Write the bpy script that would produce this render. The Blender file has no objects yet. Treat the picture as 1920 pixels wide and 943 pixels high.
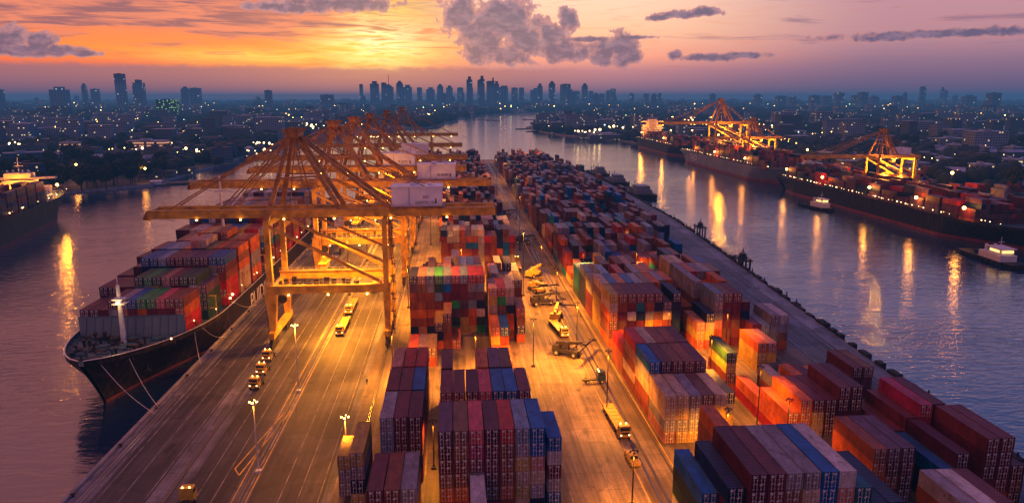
import bpy, math, random
import numpy as np
from mathutils import Vector, Matrix
from mathutils.bvhtree import BVHTree
random.seed(7); RS = np.random.RandomState(11)
C = bpy.context.scene.collection
R = math.radians
PITCH, YAW = R(12.063), R(4.556)
CAMH = 70.0

# ------------------------------------------------------------------ helpers
def lin(*c):
    return tuple((x/12.92 if x <= .04045 else ((x+.055)/1.055)**2.4) for x in c)

class MB:
    """collects faces; build() links them as one mesh object"""
    def __init__(s): s.v=[]; s.f=[]; s.m=[]; s.c=[]
    def poly(s, pts, m=0, col=None):
        n=len(s.v); s.v += [tuple(p) for p in pts]; s.f.append(tuple(range(n,n+len(pts)))); s.m.append(m); s.c.append(col); return s
    def hull8(s, p, m=0, col=None):
        n=len(s.v); s.v += [tuple(q) for q in p]
        for f in ((0,3,2,1),(4,5,6,7),(0,1,5,4),(1,2,6,5),(2,3,7,6),(3,0,4,7)):
            s.f.append(tuple(n+i for i in f)); s.m.append(m); s.c.append(col)
        return s
    def box(s, x0,x1,y0,y1,z0,z1, m=0, col=None, tx=0, ty=0):
        return s.hull8([(x0,y0,z0),(x1,y0,z0),(x1,y1,z0),(x0,y1,z0),(x0+tx,y0+ty,z1),(x1-tx,y0+ty,z1),(x1-tx,y1-ty,z1),(x0+tx,y1-ty,z1)],m,col)
    def beam(s, a, b, w, h=None, w1=None, h1=None, m=0, side=None):
        h=h or w; w1=w1 or w; h1=h1 or (h if w1==w else w1*h/w)
        a=Vector(a); b=Vector(b); d=(b-a).normalized()
        r=Vector(side) if side else (Vector((0,1,0)) if abs(d.y)<.9 else Vector((1,0,0)))
        u=d.cross(r).normalized(); r=u.cross(d).normalized()
        P=[]
        for c,ww,hh in ((a,w,h),(b,w1,h1)):
            for i,j in ((-1,-1),(1,-1),(1,1),(-1,1)): P.append(c+r*(i*ww/2)+u*(j*hh/2))
        return s.hull8(P,m)
    def cyl(s, a, b, r0, r1=None, n=8, m=0, cap=True):
        r1=r0 if r1 is None else r1
        a=Vector(a); b=Vector(b); d=(b-a).normalized()
        r=Vector((1,0,0)) if abs(d.x)<.8 else Vector((0,1,0))
        u=d.cross(r).normalized(); r=u.cross(d)
        k=len(s.v)
        for c,q in ((a,r0),(b,r1)):
            for i in range(n):
                t=2*math.pi*i/n; s.v.append(tuple(c+(r*math.cos(t)+u*math.sin(t))*q))
        for i in range(n):
            j=(i+1)%n; s.f.append((k+i,k+j,k+n+j,k+n+i)); s.m.append(m); s.c.append(None)
        if cap:
            s.f.append(tuple(k+i for i in range(n))[::-1]); s.m.append(m); s.c.append(None)
            s.f.append(tuple(k+n+i for i in range(n))); s.m.append(m); s.c.append(None)
        return s
    def ball(s, c, r, m=0, sq=1):
        k=len(s.v); n=8
        for a in (-60,-20,20,60):
            for i in range(n):
                t=2*math.pi*i/n; s.v.append((c[0]+r*math.cos(R(a))*math.cos(t),c[1]+r*math.cos(R(a))*math.sin(t),c[2]+r*sq*math.sin(R(a))))
        for q in range(3):
            for i in range(n):
                j=(i+1)%n; s.f.append((k+q*n+i,k+q*n+j,k+q*n+n+j,k+q*n+n+i)); s.m.append(m); s.c.append(None)
        s.f.append(tuple(k+i for i in range(n))[::-1]); s.m.append(m); s.c.append(None)
        s.f.append(tuple(k+3*n+i for i in range(n))); s.m.append(m); s.c.append(None)
        return s
    def mesh(s, name, mats):
        me=bpy.data.meshes.new(name); me.from_pydata(s.v,[],s.f)
        for m in (mats if isinstance(mats,(list,tuple)) else [mats]): me.materials.append(m)
        me.polygons.foreach_set('material_index', s.m)
        if any(c is not None for c in s.c):
            at=me.color_attributes.new('Col','FLOAT_COLOR','CORNER'); arr=[]
            for f,c in zip(s.f,s.c):
                c=c or (.3,.3,.3)
                arr += [c[0],c[1],c[2],1.0]*len(f)
            at.data.foreach_set('color',arr)
        me.update(); return me
    def build(s, name, mats, parent=None, loc=None):
        return link(name, s.mesh(name,mats), parent, loc)

def link(name, me, parent=None, loc=None, rz=0):
    o=bpy.data.objects.new(name,me); C.objects.link(o)
    if parent: o.parent=parent
    if loc: o.location=loc
    if rz: o.rotation_euler=(0,0,rz)
    return o
def tag(o,label=None,cat=None,group=None,kind=None):
    if label: o['label']=label
    if cat: o['category']=cat
    if group: o['group']=group
    if kind: o['kind']=kind
    return o
def empty(name,loc,rz=0): return link(name,None,None,loc,rz)
def kids(o): return [c for c in PAR.get(o.name,[])] if False else list(o.children)
def copy_tree(o,parent=None):
    c=o.copy(); C.objects.link(c)
    if parent is not None: c.parent=parent
    for ch in list(o.children): copy_tree(ch,c)
    return c
def ordn(i): return ['first','second','third','fourth','fifth','sixth','seventh','eighth','ninth','tenth','eleventh','twelfth','thirteenth','fourteenth','fifteenth','sixteenth','seventeenth','eighteenth','nineteenth','twentieth','twenty-first','twenty-second','twenty-third','twenty-fourth'][i]

def bearing(x, dist, h=0):
    """point at a given distance ahead (m) whose bearing from the drone is column x of a 1920 px frame"""
    t=(x-850)/1350.0
    return (t*dist*.985, dist, h)

# ------------------------------------------------------------------ materials
def mat(name, base=(.5,.5,.5), rough=.6, metal=0, noise=0, scale=1.0, bump=0, emit=None, es=0, spec=.5, coord='Object'):
    m=bpy.data.materials.new(name); m.use_nodes=True
    nt=m.node_tree; b=nt.nodes['Principled BSDF']
    b.inputs['Base Color'].default_value=(*base,1); b.inputs['Roughness'].default_value=rough
    b.inputs['Metallic'].default_value=metal; b.inputs['Specular IOR Level'].default_value=spec
    if emit:
        b.inputs['Emission Color'].default_value=(*emit,1); b.inputs['Emission Strength'].default_value=es
    if noise or bump:
        tc=nt.nodes.new('ShaderNodeTexCoord'); n=nt.nodes.new('ShaderNodeTexNoise')
        n.inputs['Scale'].default_value=scale; n.inputs['Detail'].default_value=6
        nt.links.new(tc.outputs[coord],n.inputs['Vector'])
        if noise:
            r=nt.nodes.new('ShaderNodeValToRGB'); e=r.color_ramp.elements
            e[0].position=.32; e[1].position=.68
            e[0].color=(*[c*(1-noise) for c in base],1); e[1].color=(*[min(1,c*(1+noise*.6)) for c in base],1)
            nt.links.new(n.outputs['Fac'],r.inputs['Fac']); nt.links.new(r.outputs['Color'],b.inputs['Base Color'])
        if bump:
            bp=nt.nodes.new('ShaderNodeBump'); bp.inputs['Strength'].default_value=bump
            nt.links.new(n.outputs['Fac'],bp.inputs['Height']); nt.links.new(bp.outputs['Normal'],b.inputs['Normal'])
    return m
def glow(name,col,s,sample=False):
    m=bpy.data.materials.new(name); m.use_nodes=True; nt=m.node_tree; nt.nodes.clear()
    e=nt.nodes.new('ShaderNodeEmission'); o=nt.nodes.new('ShaderNodeOutputMaterial')
    e.inputs[0].default_value=(*col,1); e.inputs[1].default_value=s
    nt.links.new(e.outputs[0],o.inputs[0])
    m.cycles.emission_sampling='AUTO' if sample else 'NONE'
    return m
M={}
M['crane']=mat('crane_yellow_paint',(.60,.34,.03),.5,noise=.5,scale=.35)
M['cranedark']=mat('crane_weathered_steel',(.42,.21,.045),.55,noise=.5,scale=.6)
M['steel']=mat('dark_steel',(.05,.045,.045),.5,.4,noise=.4,scale=2)
M['rod']=mat('galvanized_rod',(.75,.72,.68),.35,.35)
M['house']=mat('machinery_house_white',(.90,.94,1.0),.5,noise=.12,scale=.4)
M['houseroof']=mat('machinery_house_roof',(.82,.85,.9),.5,noise=.15,scale=.6)
M['black']=mat('black_lettering',(.02,.02,.03),.6)
M['glass']=mat('dark_glass',(.02,.03,.05),.08,spec=.8)
M['tyre']=mat('rubber_tyre',(.02,.02,.02),.8)
M['yellow']=mat('vehicle_yellow_paint',(.62,.38,.03),.4,noise=.2,scale=2)
M['navy']=mat('vehicle_navy_paint',(.015,.04,.12),.4)
M['white']=mat('white_paint',(.7,.7,.7),.5,noise=.15,scale=1)
M['concrete']=mat('pale_concrete',(.3,.28,.27),.8,noise=.3,scale=.3,bump=.1)
M['hull']=mat('hull_black_paint',(.007,.009,.014),.6,noise=.4,scale=.15,spec=.15)
def hull_mat():
    m=mat('hull_black_streaked',(.007,.009,.014),.55,spec=.2); nt=m.node_tree; b=nt.nodes['Principled BSDF']; L=nt.links.new
    tc=nt.nodes.new('ShaderNodeTexCoord'); mp=nt.nodes.new('ShaderNodeMapping'); mp.inputs['Scale'].default_value=(1,1,.08); L(tc.outputs['Object'],mp.inputs[0])
    n=nt.nodes.new('ShaderNodeTexNoise'); n.inputs['Scale'].default_value=1.1; n.inputs['Detail'].default_value=7; L(mp.outputs[0],n.inputs['Vector'])
    r=nt.nodes.new('ShaderNodeValToRGB'); e=r.color_ramp.elements; e[0].position=.45; e[0].color=(.006,.008,.013,1); e[1].position=.75; e[1].color=(.06,.03,.02,1); L(n.outputs['Fac'],r.inputs[0])
    w_=nt.nodes.new('ShaderNodeTexWave'); w_.bands_direction='Z'; w_.inputs['Scale'].default_value=.13; L(tc.outputs['Object'],w_.inputs['Vector'])
    bp=nt.nodes.new('ShaderNodeBump'); bp.inputs['Strength'].default_value=.3; L(n.outputs['Fac'],bp.inputs['Height']); L(bp.outputs[0],b.inputs['Normal']); L(r.outputs[0],b.inputs['Base Color']); return m
M['hull']=hull_mat()
M['hullgrey']=mat('hull_grey_paint',(.16,.19,.23),.5,noise=.25,scale=.1)
M['boot']=mat('red_antifouling_paint',(.22,.025,.025),.6,noise=.4,scale=.3)
M['deck']=mat('teal_deck_paint',(.06,.12,.14),.6,noise=.4,scale=.5)
M['bwater']=mat('breakwater_blue_grey',(.11,.17,.21),.6,noise=.15,scale=.3)
M['superw']=mat('superstructure_white',(.75,.62,.45),.5,noise=.1,scale=.4)
M['winlit']=glow('lit_window_amber',(1,.55,.18),2.2)
M['lampA']=glow('lamp_amber',(1,.50,.10),26)
M['lampW']=glow('lamp_warm_white',(1,.62,.26),9)
M['lampR']=glow('lamp_red_orange',(1,.28,.05),9)
M['rubber']=mat('fender_rubber',(.012,.012,.014),.8)
M['bark']=mat('tree_bark',(.05,.035,.025),.9,noise=.3,scale=3)
M['leaf']=mat('leaf_dark_green',(.022,.045,.022),.8,noise=.6,scale=.25)
M['wood']=mat('far_canopy_green',(.016,.034,.026),.9,noise=.6,scale=.02)

def container_mat(name, attr=False):
    m=bpy.data.materials.new(name); m.use_nodes=True; nt=m.node_tree; b=nt.nodes['Principled BSDF']; L=nt.links.new
    tc=nt.nodes.new('ShaderNodeTexCoord'); geo=nt.nodes.new('ShaderNodeNewGeometry')
    if attr:
        c=nt.nodes.new('ShaderNodeVertexColor'); c.layer_name='Col'; col=c.outputs['Color']; P=geo.outputs['Position']
    else:
        c=nt.nodes.new('ShaderNodeObjectInfo'); col=c.outputs['Color']; P=geo.outputs['Position']
    n=nt.nodes.new('ShaderNodeTexNoise'); n.inputs['Scale'].default_value=.55; n.inputs['Detail'].default_value=8; n.inputs['Roughness'].default_value=.7
    mp=nt.nodes.new('ShaderNodeMapping'); mp.inputs['Scale'].default_value=(1.6,.6,.35); L(P,mp.inputs['Vector']); L(mp.outputs[0],n.inputs['Vector'])
    # dirt and fading
    r=nt.nodes.new('ShaderNodeValToRGB'); r.color_ramp.elements[0].position=.35; r.color_ramp.elements[1].position=.7
    r.color_ramp.elements[0].color=(.42,.37,.34,1); r.color_ramp.elements[1].color=(1.3,1.25,1.2,1); L(n.outputs['Fac'],r.inputs['Fac'])
    mx=nt.nodes.new('ShaderNodeMix'); mx.data_type='RGBA'; mx.blend_type='MULTIPLY'; mx.inputs[0].default_value=.9
    L(col,mx.inputs[6]); L(r.outputs['Color'],mx.inputs[7])
    # dust on the roof (faces up)
    sx=nt.nodes.new('ShaderNodeSeparateXYZ'); L(geo.outputs['Normal'],sx.inputs[0])
    up=nt.nodes.new('ShaderNodeMath'); up.operation='MULTIPLY'; up.use_clamp=True; L(sx.outputs['Z'],up.inputs[0]); up.inputs[1].default_value=.06
    mx2=nt.nodes.new('ShaderNodeMix'); mx2.data_type='RGBA'; L(up.outputs[0],mx2.inputs[0]); L(mx.outputs[2],mx2.inputs[6]); mx2.inputs[7].default_value=(.5,.42,.5,1)
    # rust spots
    n2=nt.nodes.new('ShaderNodeTexNoise'); n2.inputs['Scale'].default_value=1.7; n2.inputs['Detail'].default_value=7; L(P,n2.inputs['Vector'])
    r2=nt.nodes.new('ShaderNodeValToRGB'); r2.color_ramp.elements[0].position=.63; r2.color_ramp.elements[1].position=.72; L(n2.outputs['Fac'],r2.inputs['Fac'])
    mx3=nt.nodes.new('ShaderNodeMix'); mx3.data_type='RGBA'; L(r2.outputs['Color'],mx3.inputs[0]); L(mx2.outputs[2],mx3.inputs[6]); mx3.inputs[7].default_value=(.10,.035,.015,1)
    L(mx3.outputs[2],b.inputs['Base Color']); b.inputs['Roughness'].default_value=.5
    b.inputs['Specular IOR Level'].default_value=.2
    if attr:
        w=nt.nodes.new('ShaderNodeTexWave'); w.bands_direction='DIAGONAL'; w.inputs['Scale'].default_value=1.1; L(P,w.inputs['Vector'])
        bp=nt.nodes.new('ShaderNodeBump'); bp.inputs['Strength'].default_value=.35; bp.inputs['Distance'].default_value=.05; L(w.outputs['Fac'],bp.inputs['Height']); L(bp.outputs[0],b.inputs['Normal'])
    return m
M['cont']=container_mat('container_paint'); M['contfar']=container_mat('far_container_paint',True)

def ground_mat(name, c0, c1, c2, s=.05, streak=True):
    m=bpy.data.materials.new(name); m.use_nodes=True; nt=m.node_tree; b=nt.nodes['Principled BSDF']; L=nt.links.new
    geo=nt.nodes.new('ShaderNodeNewGeometry')
    def ns(sc,scale,d=8,ro=.6):
        mp=nt.nodes.new('ShaderNodeMapping'); mp.inputs['Scale'].default_value=scale; L(geo.outputs['Position'],mp.inputs[0])
        n=nt.nodes.new('ShaderNodeTexNoise'); n.inputs['Scale'].default_value=sc; n.inputs['Detail'].default_value=d; n.inputs['Roughness'].default_value=ro; L(mp.outputs[0],n.inputs['Vector']); return n.outputs['Fac']
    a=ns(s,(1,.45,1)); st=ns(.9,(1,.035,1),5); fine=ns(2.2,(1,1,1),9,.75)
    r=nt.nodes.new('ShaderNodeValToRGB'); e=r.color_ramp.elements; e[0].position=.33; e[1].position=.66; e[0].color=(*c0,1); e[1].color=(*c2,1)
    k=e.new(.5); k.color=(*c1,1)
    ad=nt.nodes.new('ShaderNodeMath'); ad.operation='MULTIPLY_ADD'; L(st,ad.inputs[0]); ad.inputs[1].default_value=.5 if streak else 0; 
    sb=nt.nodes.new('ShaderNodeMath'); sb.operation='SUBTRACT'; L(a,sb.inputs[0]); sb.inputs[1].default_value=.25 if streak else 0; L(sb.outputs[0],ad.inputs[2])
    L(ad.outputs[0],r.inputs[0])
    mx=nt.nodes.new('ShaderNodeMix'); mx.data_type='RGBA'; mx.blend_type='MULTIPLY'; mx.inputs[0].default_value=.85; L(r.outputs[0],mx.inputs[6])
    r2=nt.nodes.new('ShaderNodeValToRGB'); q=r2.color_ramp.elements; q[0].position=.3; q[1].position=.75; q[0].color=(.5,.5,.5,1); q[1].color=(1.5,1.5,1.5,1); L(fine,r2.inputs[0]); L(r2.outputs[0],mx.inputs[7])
    L(mx.outputs[2],b.inputs['Base Color'])
    if streak:
        br=nt.nodes.new('ShaderNodeTexBrick'); br.offset=0; L(geo.outputs['Position'],br.inputs['Vector']); br.inputs['Scale'].default_value=1; br.inputs['Brick Width'].default_value=6.2; br.inputs['Row Height'].default_value=6.2; br.inputs['Mortar Size'].default_value=.09; br.inputs['Mortar Smooth'].default_value=.4
        br.inputs['Color1'].default_value=(.86,.86,.86,1); br.inputs['Color2'].default_value=(1.1,1.1,1.1,1); br.inputs['Mortar'].default_value=(.5,.5,.5,1)
        vo=nt.nodes.new('ShaderNodeTexVoronoi'); vo.distance='CHEBYCHEV'; vo.inputs['Scale'].default_value=.07; L(geo.outputs['Position'],vo.inputs['Vector'])
        bw=nt.nodes.new('ShaderNodeRGBToBW'); L(vo.outputs['Color'],bw.inputs[0]); vr=nt.nodes.new('ShaderNodeMapRange'); L(bw.outputs[0],vr.inputs[0]); vr.inputs[1].default_value=.2; vr.inputs[2].default_value=.8; vr.inputs[3].default_value=.72; vr.inputs[4].default_value=1.22
        oi=ns(.35,(1,.5,1),4,.5); orr=nt.nodes.new('ShaderNodeMapRange'); L(oi,orr.inputs[0]); orr.inputs[1].default_value=.28; orr.inputs[2].default_value=.40; orr.inputs[3].default_value=.35; orr.inputs[4].default_value=1.0
        k1=nt.nodes.new('ShaderNodeMath'); k1.operation='MULTIPLY'; L(vr.outputs[0],k1.inputs[0]); L(orr.outputs[0],k1.inputs[1])
        m3=nt.nodes.new('ShaderNodeMix'); m3.data_type='RGBA'; m3.blend_type='MULTIPLY'; m3.inputs[0].default_value=1; L(mx.outputs[2],m3.inputs[6]); L(br.outputs['Color'],m3.inputs[7])
        m4=nt.nodes.new('ShaderNodeVectorMath'); m4.operation='SCALE'; L(m3.outputs[2],m4.inputs[0]); L(k1.outputs[0],m4.inputs['Scale']); L(m4.outputs[0],b.inputs['Base Color'])
    rr=nt.nodes.new('ShaderNodeMapRange'); L(fine,rr.inputs[0]); rr.inputs[3].default_value=.45; rr.inputs[4].default_value=.85; L(rr.outputs[0],b.inputs['Roughness'])
    bp=nt.nodes.new('ShaderNodeBump'); bp.inputs['Strength'].default_value=.25; bp.inputs['Distance'].default_value=.05; L(fine,bp.inputs['Height']); L(bp.outputs[0],b.inputs['Normal'])
    return m
M['yard']=ground_mat('yard_concrete',(.040,.030,.028),(.15,.112,.085),(.33,.25,.175))  # wide tone range; its broad dark areas also paint in shadow patches
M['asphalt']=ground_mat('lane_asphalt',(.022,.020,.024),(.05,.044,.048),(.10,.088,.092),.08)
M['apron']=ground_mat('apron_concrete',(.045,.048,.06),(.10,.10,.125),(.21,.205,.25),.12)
M['roadR']=ground_mat('right_road_asphalt',(.045,.07,.10),(.075,.11,.155),(.12,.165,.22),.08)
M['quayR']=ground_mat('right_quay_concrete',(.09,.115,.14),(.17,.20,.24),(.25,.29,.34),.1)
M['paint']=mat('worn_white_line',(.26,.24,.23),.7,noise=.75,scale=.35)
M['painty']=mat('worn_yellow_line',(.6,.38,.06),.7,noise=.4,scale=.8)
M['rail']=mat('polished_rail_steel',(.45,.42,.4),.25,.8)
M['groove']=mat('rail_groove',(.012,.01,.01),.7)
M['land']=ground_mat('far_land',(.012,.02,.018),(.02,.032,.03),(.045,.05,.055),.012,False)

# water
def water_mat():
    m=bpy.data.materials.new('river_water'); m.use_nodes=True; nt=m.node_tree; b=nt.nodes['Principled BSDF']; L=nt.links.new
    b.inputs['Base Color'].default_value=(.010,.030,.08,1); b.inputs['Roughness'].default_value=.10; b.inputs['IOR'].default_value=3.0
    b.inputs['Specular IOR Level'].default_value=.5
    geo=nt.nodes.new('ShaderNodeNewGeometry')
    def ns(sc,scale,rot,d=3):
        mp=nt.nodes.new('ShaderNodeMapping'); mp.inputs['Scale'].default_value=scale; mp.inputs['Rotation'].default_value=(0,0,rot); L(geo.outputs['Position'],mp.inputs[0])
        n=nt.nodes.new('ShaderNodeTexNoise'); n.inputs['Scale'].default_value=sc; n.inputs['Detail'].default_value=d; n.inputs['Roughness'].default_value=.55; n.inputs['Distortion'].default_value=.6; L(mp.outputs[0],n.inputs['Vector']); return n.outputs['Fac']
    a=ns(.30,(.55,1.6,1),R(12),4); c=ns(.035,(1,1.8,1),R(-20),3)
    ma=nt.nodes.new('ShaderNodeMath'); ma.operation='MULTIPLY_ADD'; L(c,ma.inputs[0]); ma.inputs[1].default_value=1.0; L(a,ma.inputs[2])
    bp=nt.nodes.new('ShaderNodeBump'); bp.inputs['Strength'].default_value=.36; bp.inputs['Distance'].default_value=.8; L(ma.outputs[0],bp.inputs['Height']); L(bp.outputs[0],b.inputs['Normal'])
    sy=nt.nodes.new('ShaderNodeSeparateXYZ'); L(geo.outputs['Position'],sy.inputs[0]); mr=nt.nodes.new('ShaderNodeMapRange'); mr.interpolation_type='SMOOTHSTEP'; L(sy.outputs[1],mr.inputs[0])
    mr.inputs[1].default_value=120; mr.inputs[2].default_value=1100; mr.inputs[3].default_value=.42; mr.inputs[4].default_value=.17; 
    big=ns(.006,(1,2.2,1),R(8),3); bm_=nt.nodes.new('ShaderNodeMapRange'); L(big,bm_.inputs[0]); bm_.inputs[1].default_value=.35; bm_.inputs[2].default_value=.65; bm_.inputs[3].default_value=.45; bm_.inputs[4].default_value=1.25
    mm_=nt.nodes.new('ShaderNodeMath'); mm_.operation='MULTIPLY'; L(mr.outputs[0],mm_.inputs[0]); L(bm_.outputs[0],mm_.inputs[1]); L(mm_.outputs[0],bp.inputs['Strength'])
    return m
M['water']=water_mat()

def facade_mat(name, wall, lit, frac, cw=3.2, ch=3.4, es=1.5, band=False):
    """wall with a grid of windows, a few of them lit"""
    m=bpy.data.materials.new(name); m.use_nodes=True; nt=m.node_tree; b=nt.nodes['Principled BSDF']; L=nt.links.new
    geo=nt.nodes.new('ShaderNodeNewGeometry'); sp=nt.nodes.new('ShaderNodeSeparateXYZ'); L(geo.outputs['Position'],sp.inputs[0])
    sn=nt.nodes.new('ShaderNodeSeparateXYZ'); L(geo.outputs['Normal'],sn.inputs[0])
    def mt(op,a,bb=0,cc=None):
        x=nt.nodes.new('ShaderNodeMath'); x.operation=op
        for i,q in enumerate((a,bb,cc)):
            if q is None: continue
            if isinstance(q,(int,float)): x.inputs[i].default_value=q
            else: L(q,x.inputs[i])
        return x.outputs[0]
    u=mt('ADD',sp.outputs[0],sp.outputs[1]); uu=mt('DIVIDE',u,cw); vv=mt('DIVIDE',sp.outputs[2],ch)
    fu=mt('FRACT',uu); fv=mt('FRACT',vv)
    win=mt('MULTIPLY',mt('MULTIPLY',mt('GREATER_THAN',fu,.05 if band else .25),mt('LESS_THAN',fu,.95 if band else .8)),mt('MULTIPLY',mt('GREATER_THAN',fv,.35),mt('LESS_THAN',fv,.8)))
    win=mt('MULTIPLY',win,mt('LESS_THAN',mt('ABSOLUTE',sn.outputs[2]),.5))
    cb=nt.nodes.new('ShaderNodeCombineXYZ'); L(mt('FLOOR',uu),cb.inputs[0]); L(mt('FLOOR',vv),cb.inputs[1])
    wn=nt.nodes.new('ShaderNodeTexWhiteNoise'); wn.noise_dimensions='2D'; L(cb.outputs[0],wn.inputs['Vector'])
    on=mt('MULTIPLY',win,mt('LESS_THAN',wn.outputs['Value'],frac))
    mx=nt.nodes.new('ShaderNodeMix'); mx.data_type='RGBA'; L(win,mx.inputs[0]); mx.inputs[6].default_value=(*wall,1); mx.inputs[7].default_value=(.02,.03,.05,1)
    L(mx.outputs[2],b.inputs['Base Color']); b.inputs['Roughness'].default_value=.6
    b.inputs['Emission Color'].default_value=(*lit,1); L(mt('MULTIPLY',on,es),b.inputs['Emission Strength'])
    m.cycles.emission_sampling='NONE'
    return m
M['towerA']=facade_mat('tower_facade_haze_blue',(.10,.15,.27),(1,.7,.35),.03,9,8,1.0)  # bluish, lightened wall colour with distance haze painted in
M['towerB']=facade_mat('tower_facade_haze_slate',(.12,.16,.28),(.7,.85,1),.02,12,9,1.0)  # haze painted into this slate wall tone as well
M['cityA']=facade_mat('city_facade_pale',(.20,.25,.33),(1,.75,.4),.07,3.5,3.4,1.0)
M['cityB']=facade_mat('city_facade_dark',(.07,.10,.14),(1,.7,.35),.03,3.5,3.4,1.0)
M['cityC']=facade_mat('city_facade_pink_lit',(.30,.17,.16),(1,.45,.22),.75,3.0,3.4,.9,True)
M['cityD']=facade_mat('office_facade_green_lit',(.02,.05,.07),(.5,1,.25),.22,6,4,1.2)
M['roofpale']=mat('pale_metal_roof',(.36,.42,.52),.5,noise=.4,scale=.05)
M['roofdark']=mat('dark_roof',(.05,.055,.07),.7,noise=.4,scale=.05)

# ------------------------------------------------------------------ setting: water, land, dock
def sheet(name, pts, z, m, depth=None):
    b=MB(); b.poly([(x,y,z) for x,y in pts],0)
    if depth:
        n=len(pts)
        for i in range(n):
            x0,y0=pts[i]; x1,y1=pts[(i+1)%n]
            b.poly([(x0,y0,z-depth),(x1,y1,z-depth),(x1,y1,z),(x0,y0,z)],1 if isinstance(m,(list,tuple)) else 0)
    return tag(b.build(name,m),kind='structure')
WZ=-4.0
sheet('river_water',[(-26000,-3000),(26000,-3000),(26000,30000),(-26000,30000)],WZ,M['water'])
leftland=[(-330,-500),(-305,300),(-335,560),(-256,632),(-262,900),(-288,1146),(-262,1333),(-190,1540),(-60,1820),(-10,2200),(60,2800),(275,3455),(526,3460),(900,3900),(1800,4600),(6000,6000),(24000,9000),(24000,29000),(-24000,29000),(-24000,-500)]
sheet('left_bank_ground',leftland,-1.5,[M['land'],M['concrete']],4)
rightland=[(306,-500),(306,1060),(300,1180),(262,1330),(215,1420),(190,1560),(178,1800),(235,2000),(330,2350),(560,3000),(640,3300),(1000,3600),(1900,4300),(6000,5700),(24000,8700),(24000,-500)]
sheet('right_bank_ground',rightland,-1.5,[M['land'],M['concrete']],4)
RQ=[(106,40),(109.4,120),(112.1,171),(116.5,235),(122,310),(128,402),(129,560),(124,726),(105,800),(66,830),(-2,832),(-71,830)]
dock=[(-70,40)]+RQ
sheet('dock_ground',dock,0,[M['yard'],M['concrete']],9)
def strip(name,x0,x1,y0,y1,m,z=.004):
    return sheet(name,[(x0,y0),(x1,y0),(x1,y1),(x0,y1)],z,m)
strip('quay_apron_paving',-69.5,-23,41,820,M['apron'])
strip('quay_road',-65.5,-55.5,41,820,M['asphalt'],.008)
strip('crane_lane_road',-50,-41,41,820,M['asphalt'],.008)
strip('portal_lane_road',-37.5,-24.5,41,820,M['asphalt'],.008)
def off(pts,d): return [(x-d,y) for x,y in pts]
RE=RQ[:8]
sheet('right_road',off(RE,17)+off(RE,5.5)[::-1],.006,M['roadR'])
sheet('right_quay_path',off(RE,5.4)+off(RE,.6)[::-1],.010,M['quayR'])
# painted lines and rails
b=MB()
for x,w in ((-69.0,.3),(-66.0,.25),(-64.6,.2),(-60.4,.18),(-56,.2),(-47.2,.18),(-44,.15),(-38.5,.25),(-32.2,.15),(-28.9,.15),(-25.2,.15),(17.6,.15),(22.4,.12),(27.5,.12)):
    b.poly([(x-w/2,41,.014),(x+w/2,41,.014),(x+w/2,815,.014),(x-w/2,815,.014)])
for d,w in ((15.7,.25),(12.2,.15),(9.4,.15),(6.6,.25)):
    for i in range(7):
        (xa,ya),(xb,yb)=RE[i],RE[i+1]
        b.poly([(xa-d-w/2,ya,.016),(xa-d+w/2,ya,.016),(xb-d+w/2,yb,.016),(xb-d-w/2,yb,.016)])
for k in range(34):   # lane dashes and slot ticks
    y=60+k*13.2
    b.poly([(19.9,y,.014),(20.1,y,.014),(20.1,y+5,.014),(19.9,y+5,.014)])
    b.poly([(16.3,y,.014),(18.2,y,.014),(18.2,y+.15,.014),(16.3,y+.15,.014)])
tag(b.build('road_markings',M['paint']),kind='structure')
b=MB()
for (xa,ya),(xb,yb) in (((-43.2,131),(-39.2,158)),((-43.2,131),(-41.7,128.4)),((-41.7,128.4),(-38.2,157))):
    dx=.14; b.poly([(xa-dx,ya,.018),(xa+dx,ya,.018),(xb+dx,yb,.018),(xb-dx,yb,.018)])
for x in (-40.4,-37.9,33.6,41.4):
    b.poly([(x-.1,41,.018),(x+.1,41,.018),(x+.1,815,.018),(x-.1,815,.018)])
tag(b.build('yellow_road_markings',M['painty']),kind='structure')
b=MB()
for x,w in ((-52.4,.9),(-39.2,.7),(-20,.9),(35.6,.55),(37.0,.55),(40.6,.5)):
    b.poly([(x-w/2,41,.020),(x+w/2,41,.020),(x+w/2,815,.020),(x-w/2,815,.020)],1)
    for s in (-.18,.18): b.box(x+s*w/.9-.05,x+s*w/.9+.05,41,815,.022,.10,0)
for x in (-66.9,-67.6):
    b.box(x-.05,x+.05,41,815,.02,.08,0)
tag(b.build('crane_rail_track',[M['rail'],M['groove']]),kind='structure')
# kerb along the left quay, fenders and bollards
b=MB(); b.box(-70.25,-69.6,41,829,.005,.45,0); tag(b.build('quay_kerb',M['concrete']),kind='structure')
fm=MB().box(-.9,0,-1.1,1.1,-3.4,-.6,0).cyl((-1.1,-.9,-2),(-1.1,.9,-2),.5,n=10).mesh('fender',M['rubber'])
for k in range(60):
    y=62+k*9.5
    if 170<y<470 and k%2: continue
    tag(link('quay_fender',fm,None,(-70.01,y,0)),'black rubber fender hanging on the left quay wall','fender','black fenders along the left quay wall')
bm=MB().cyl((0,0,0),(0,0,.5),.22,.18,8).box(-.4,.4,-.16,.16,.46,.66,0).mesh('bollard',M['rubber'])
for k in range(34):
    y=66+k*19
    tag(link('mooring_bollard',bm,None,(-69.2,y,.014)),'black iron mooring bollard along the left quay edge','bollard','mooring bollards on the left quay edge')
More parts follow.
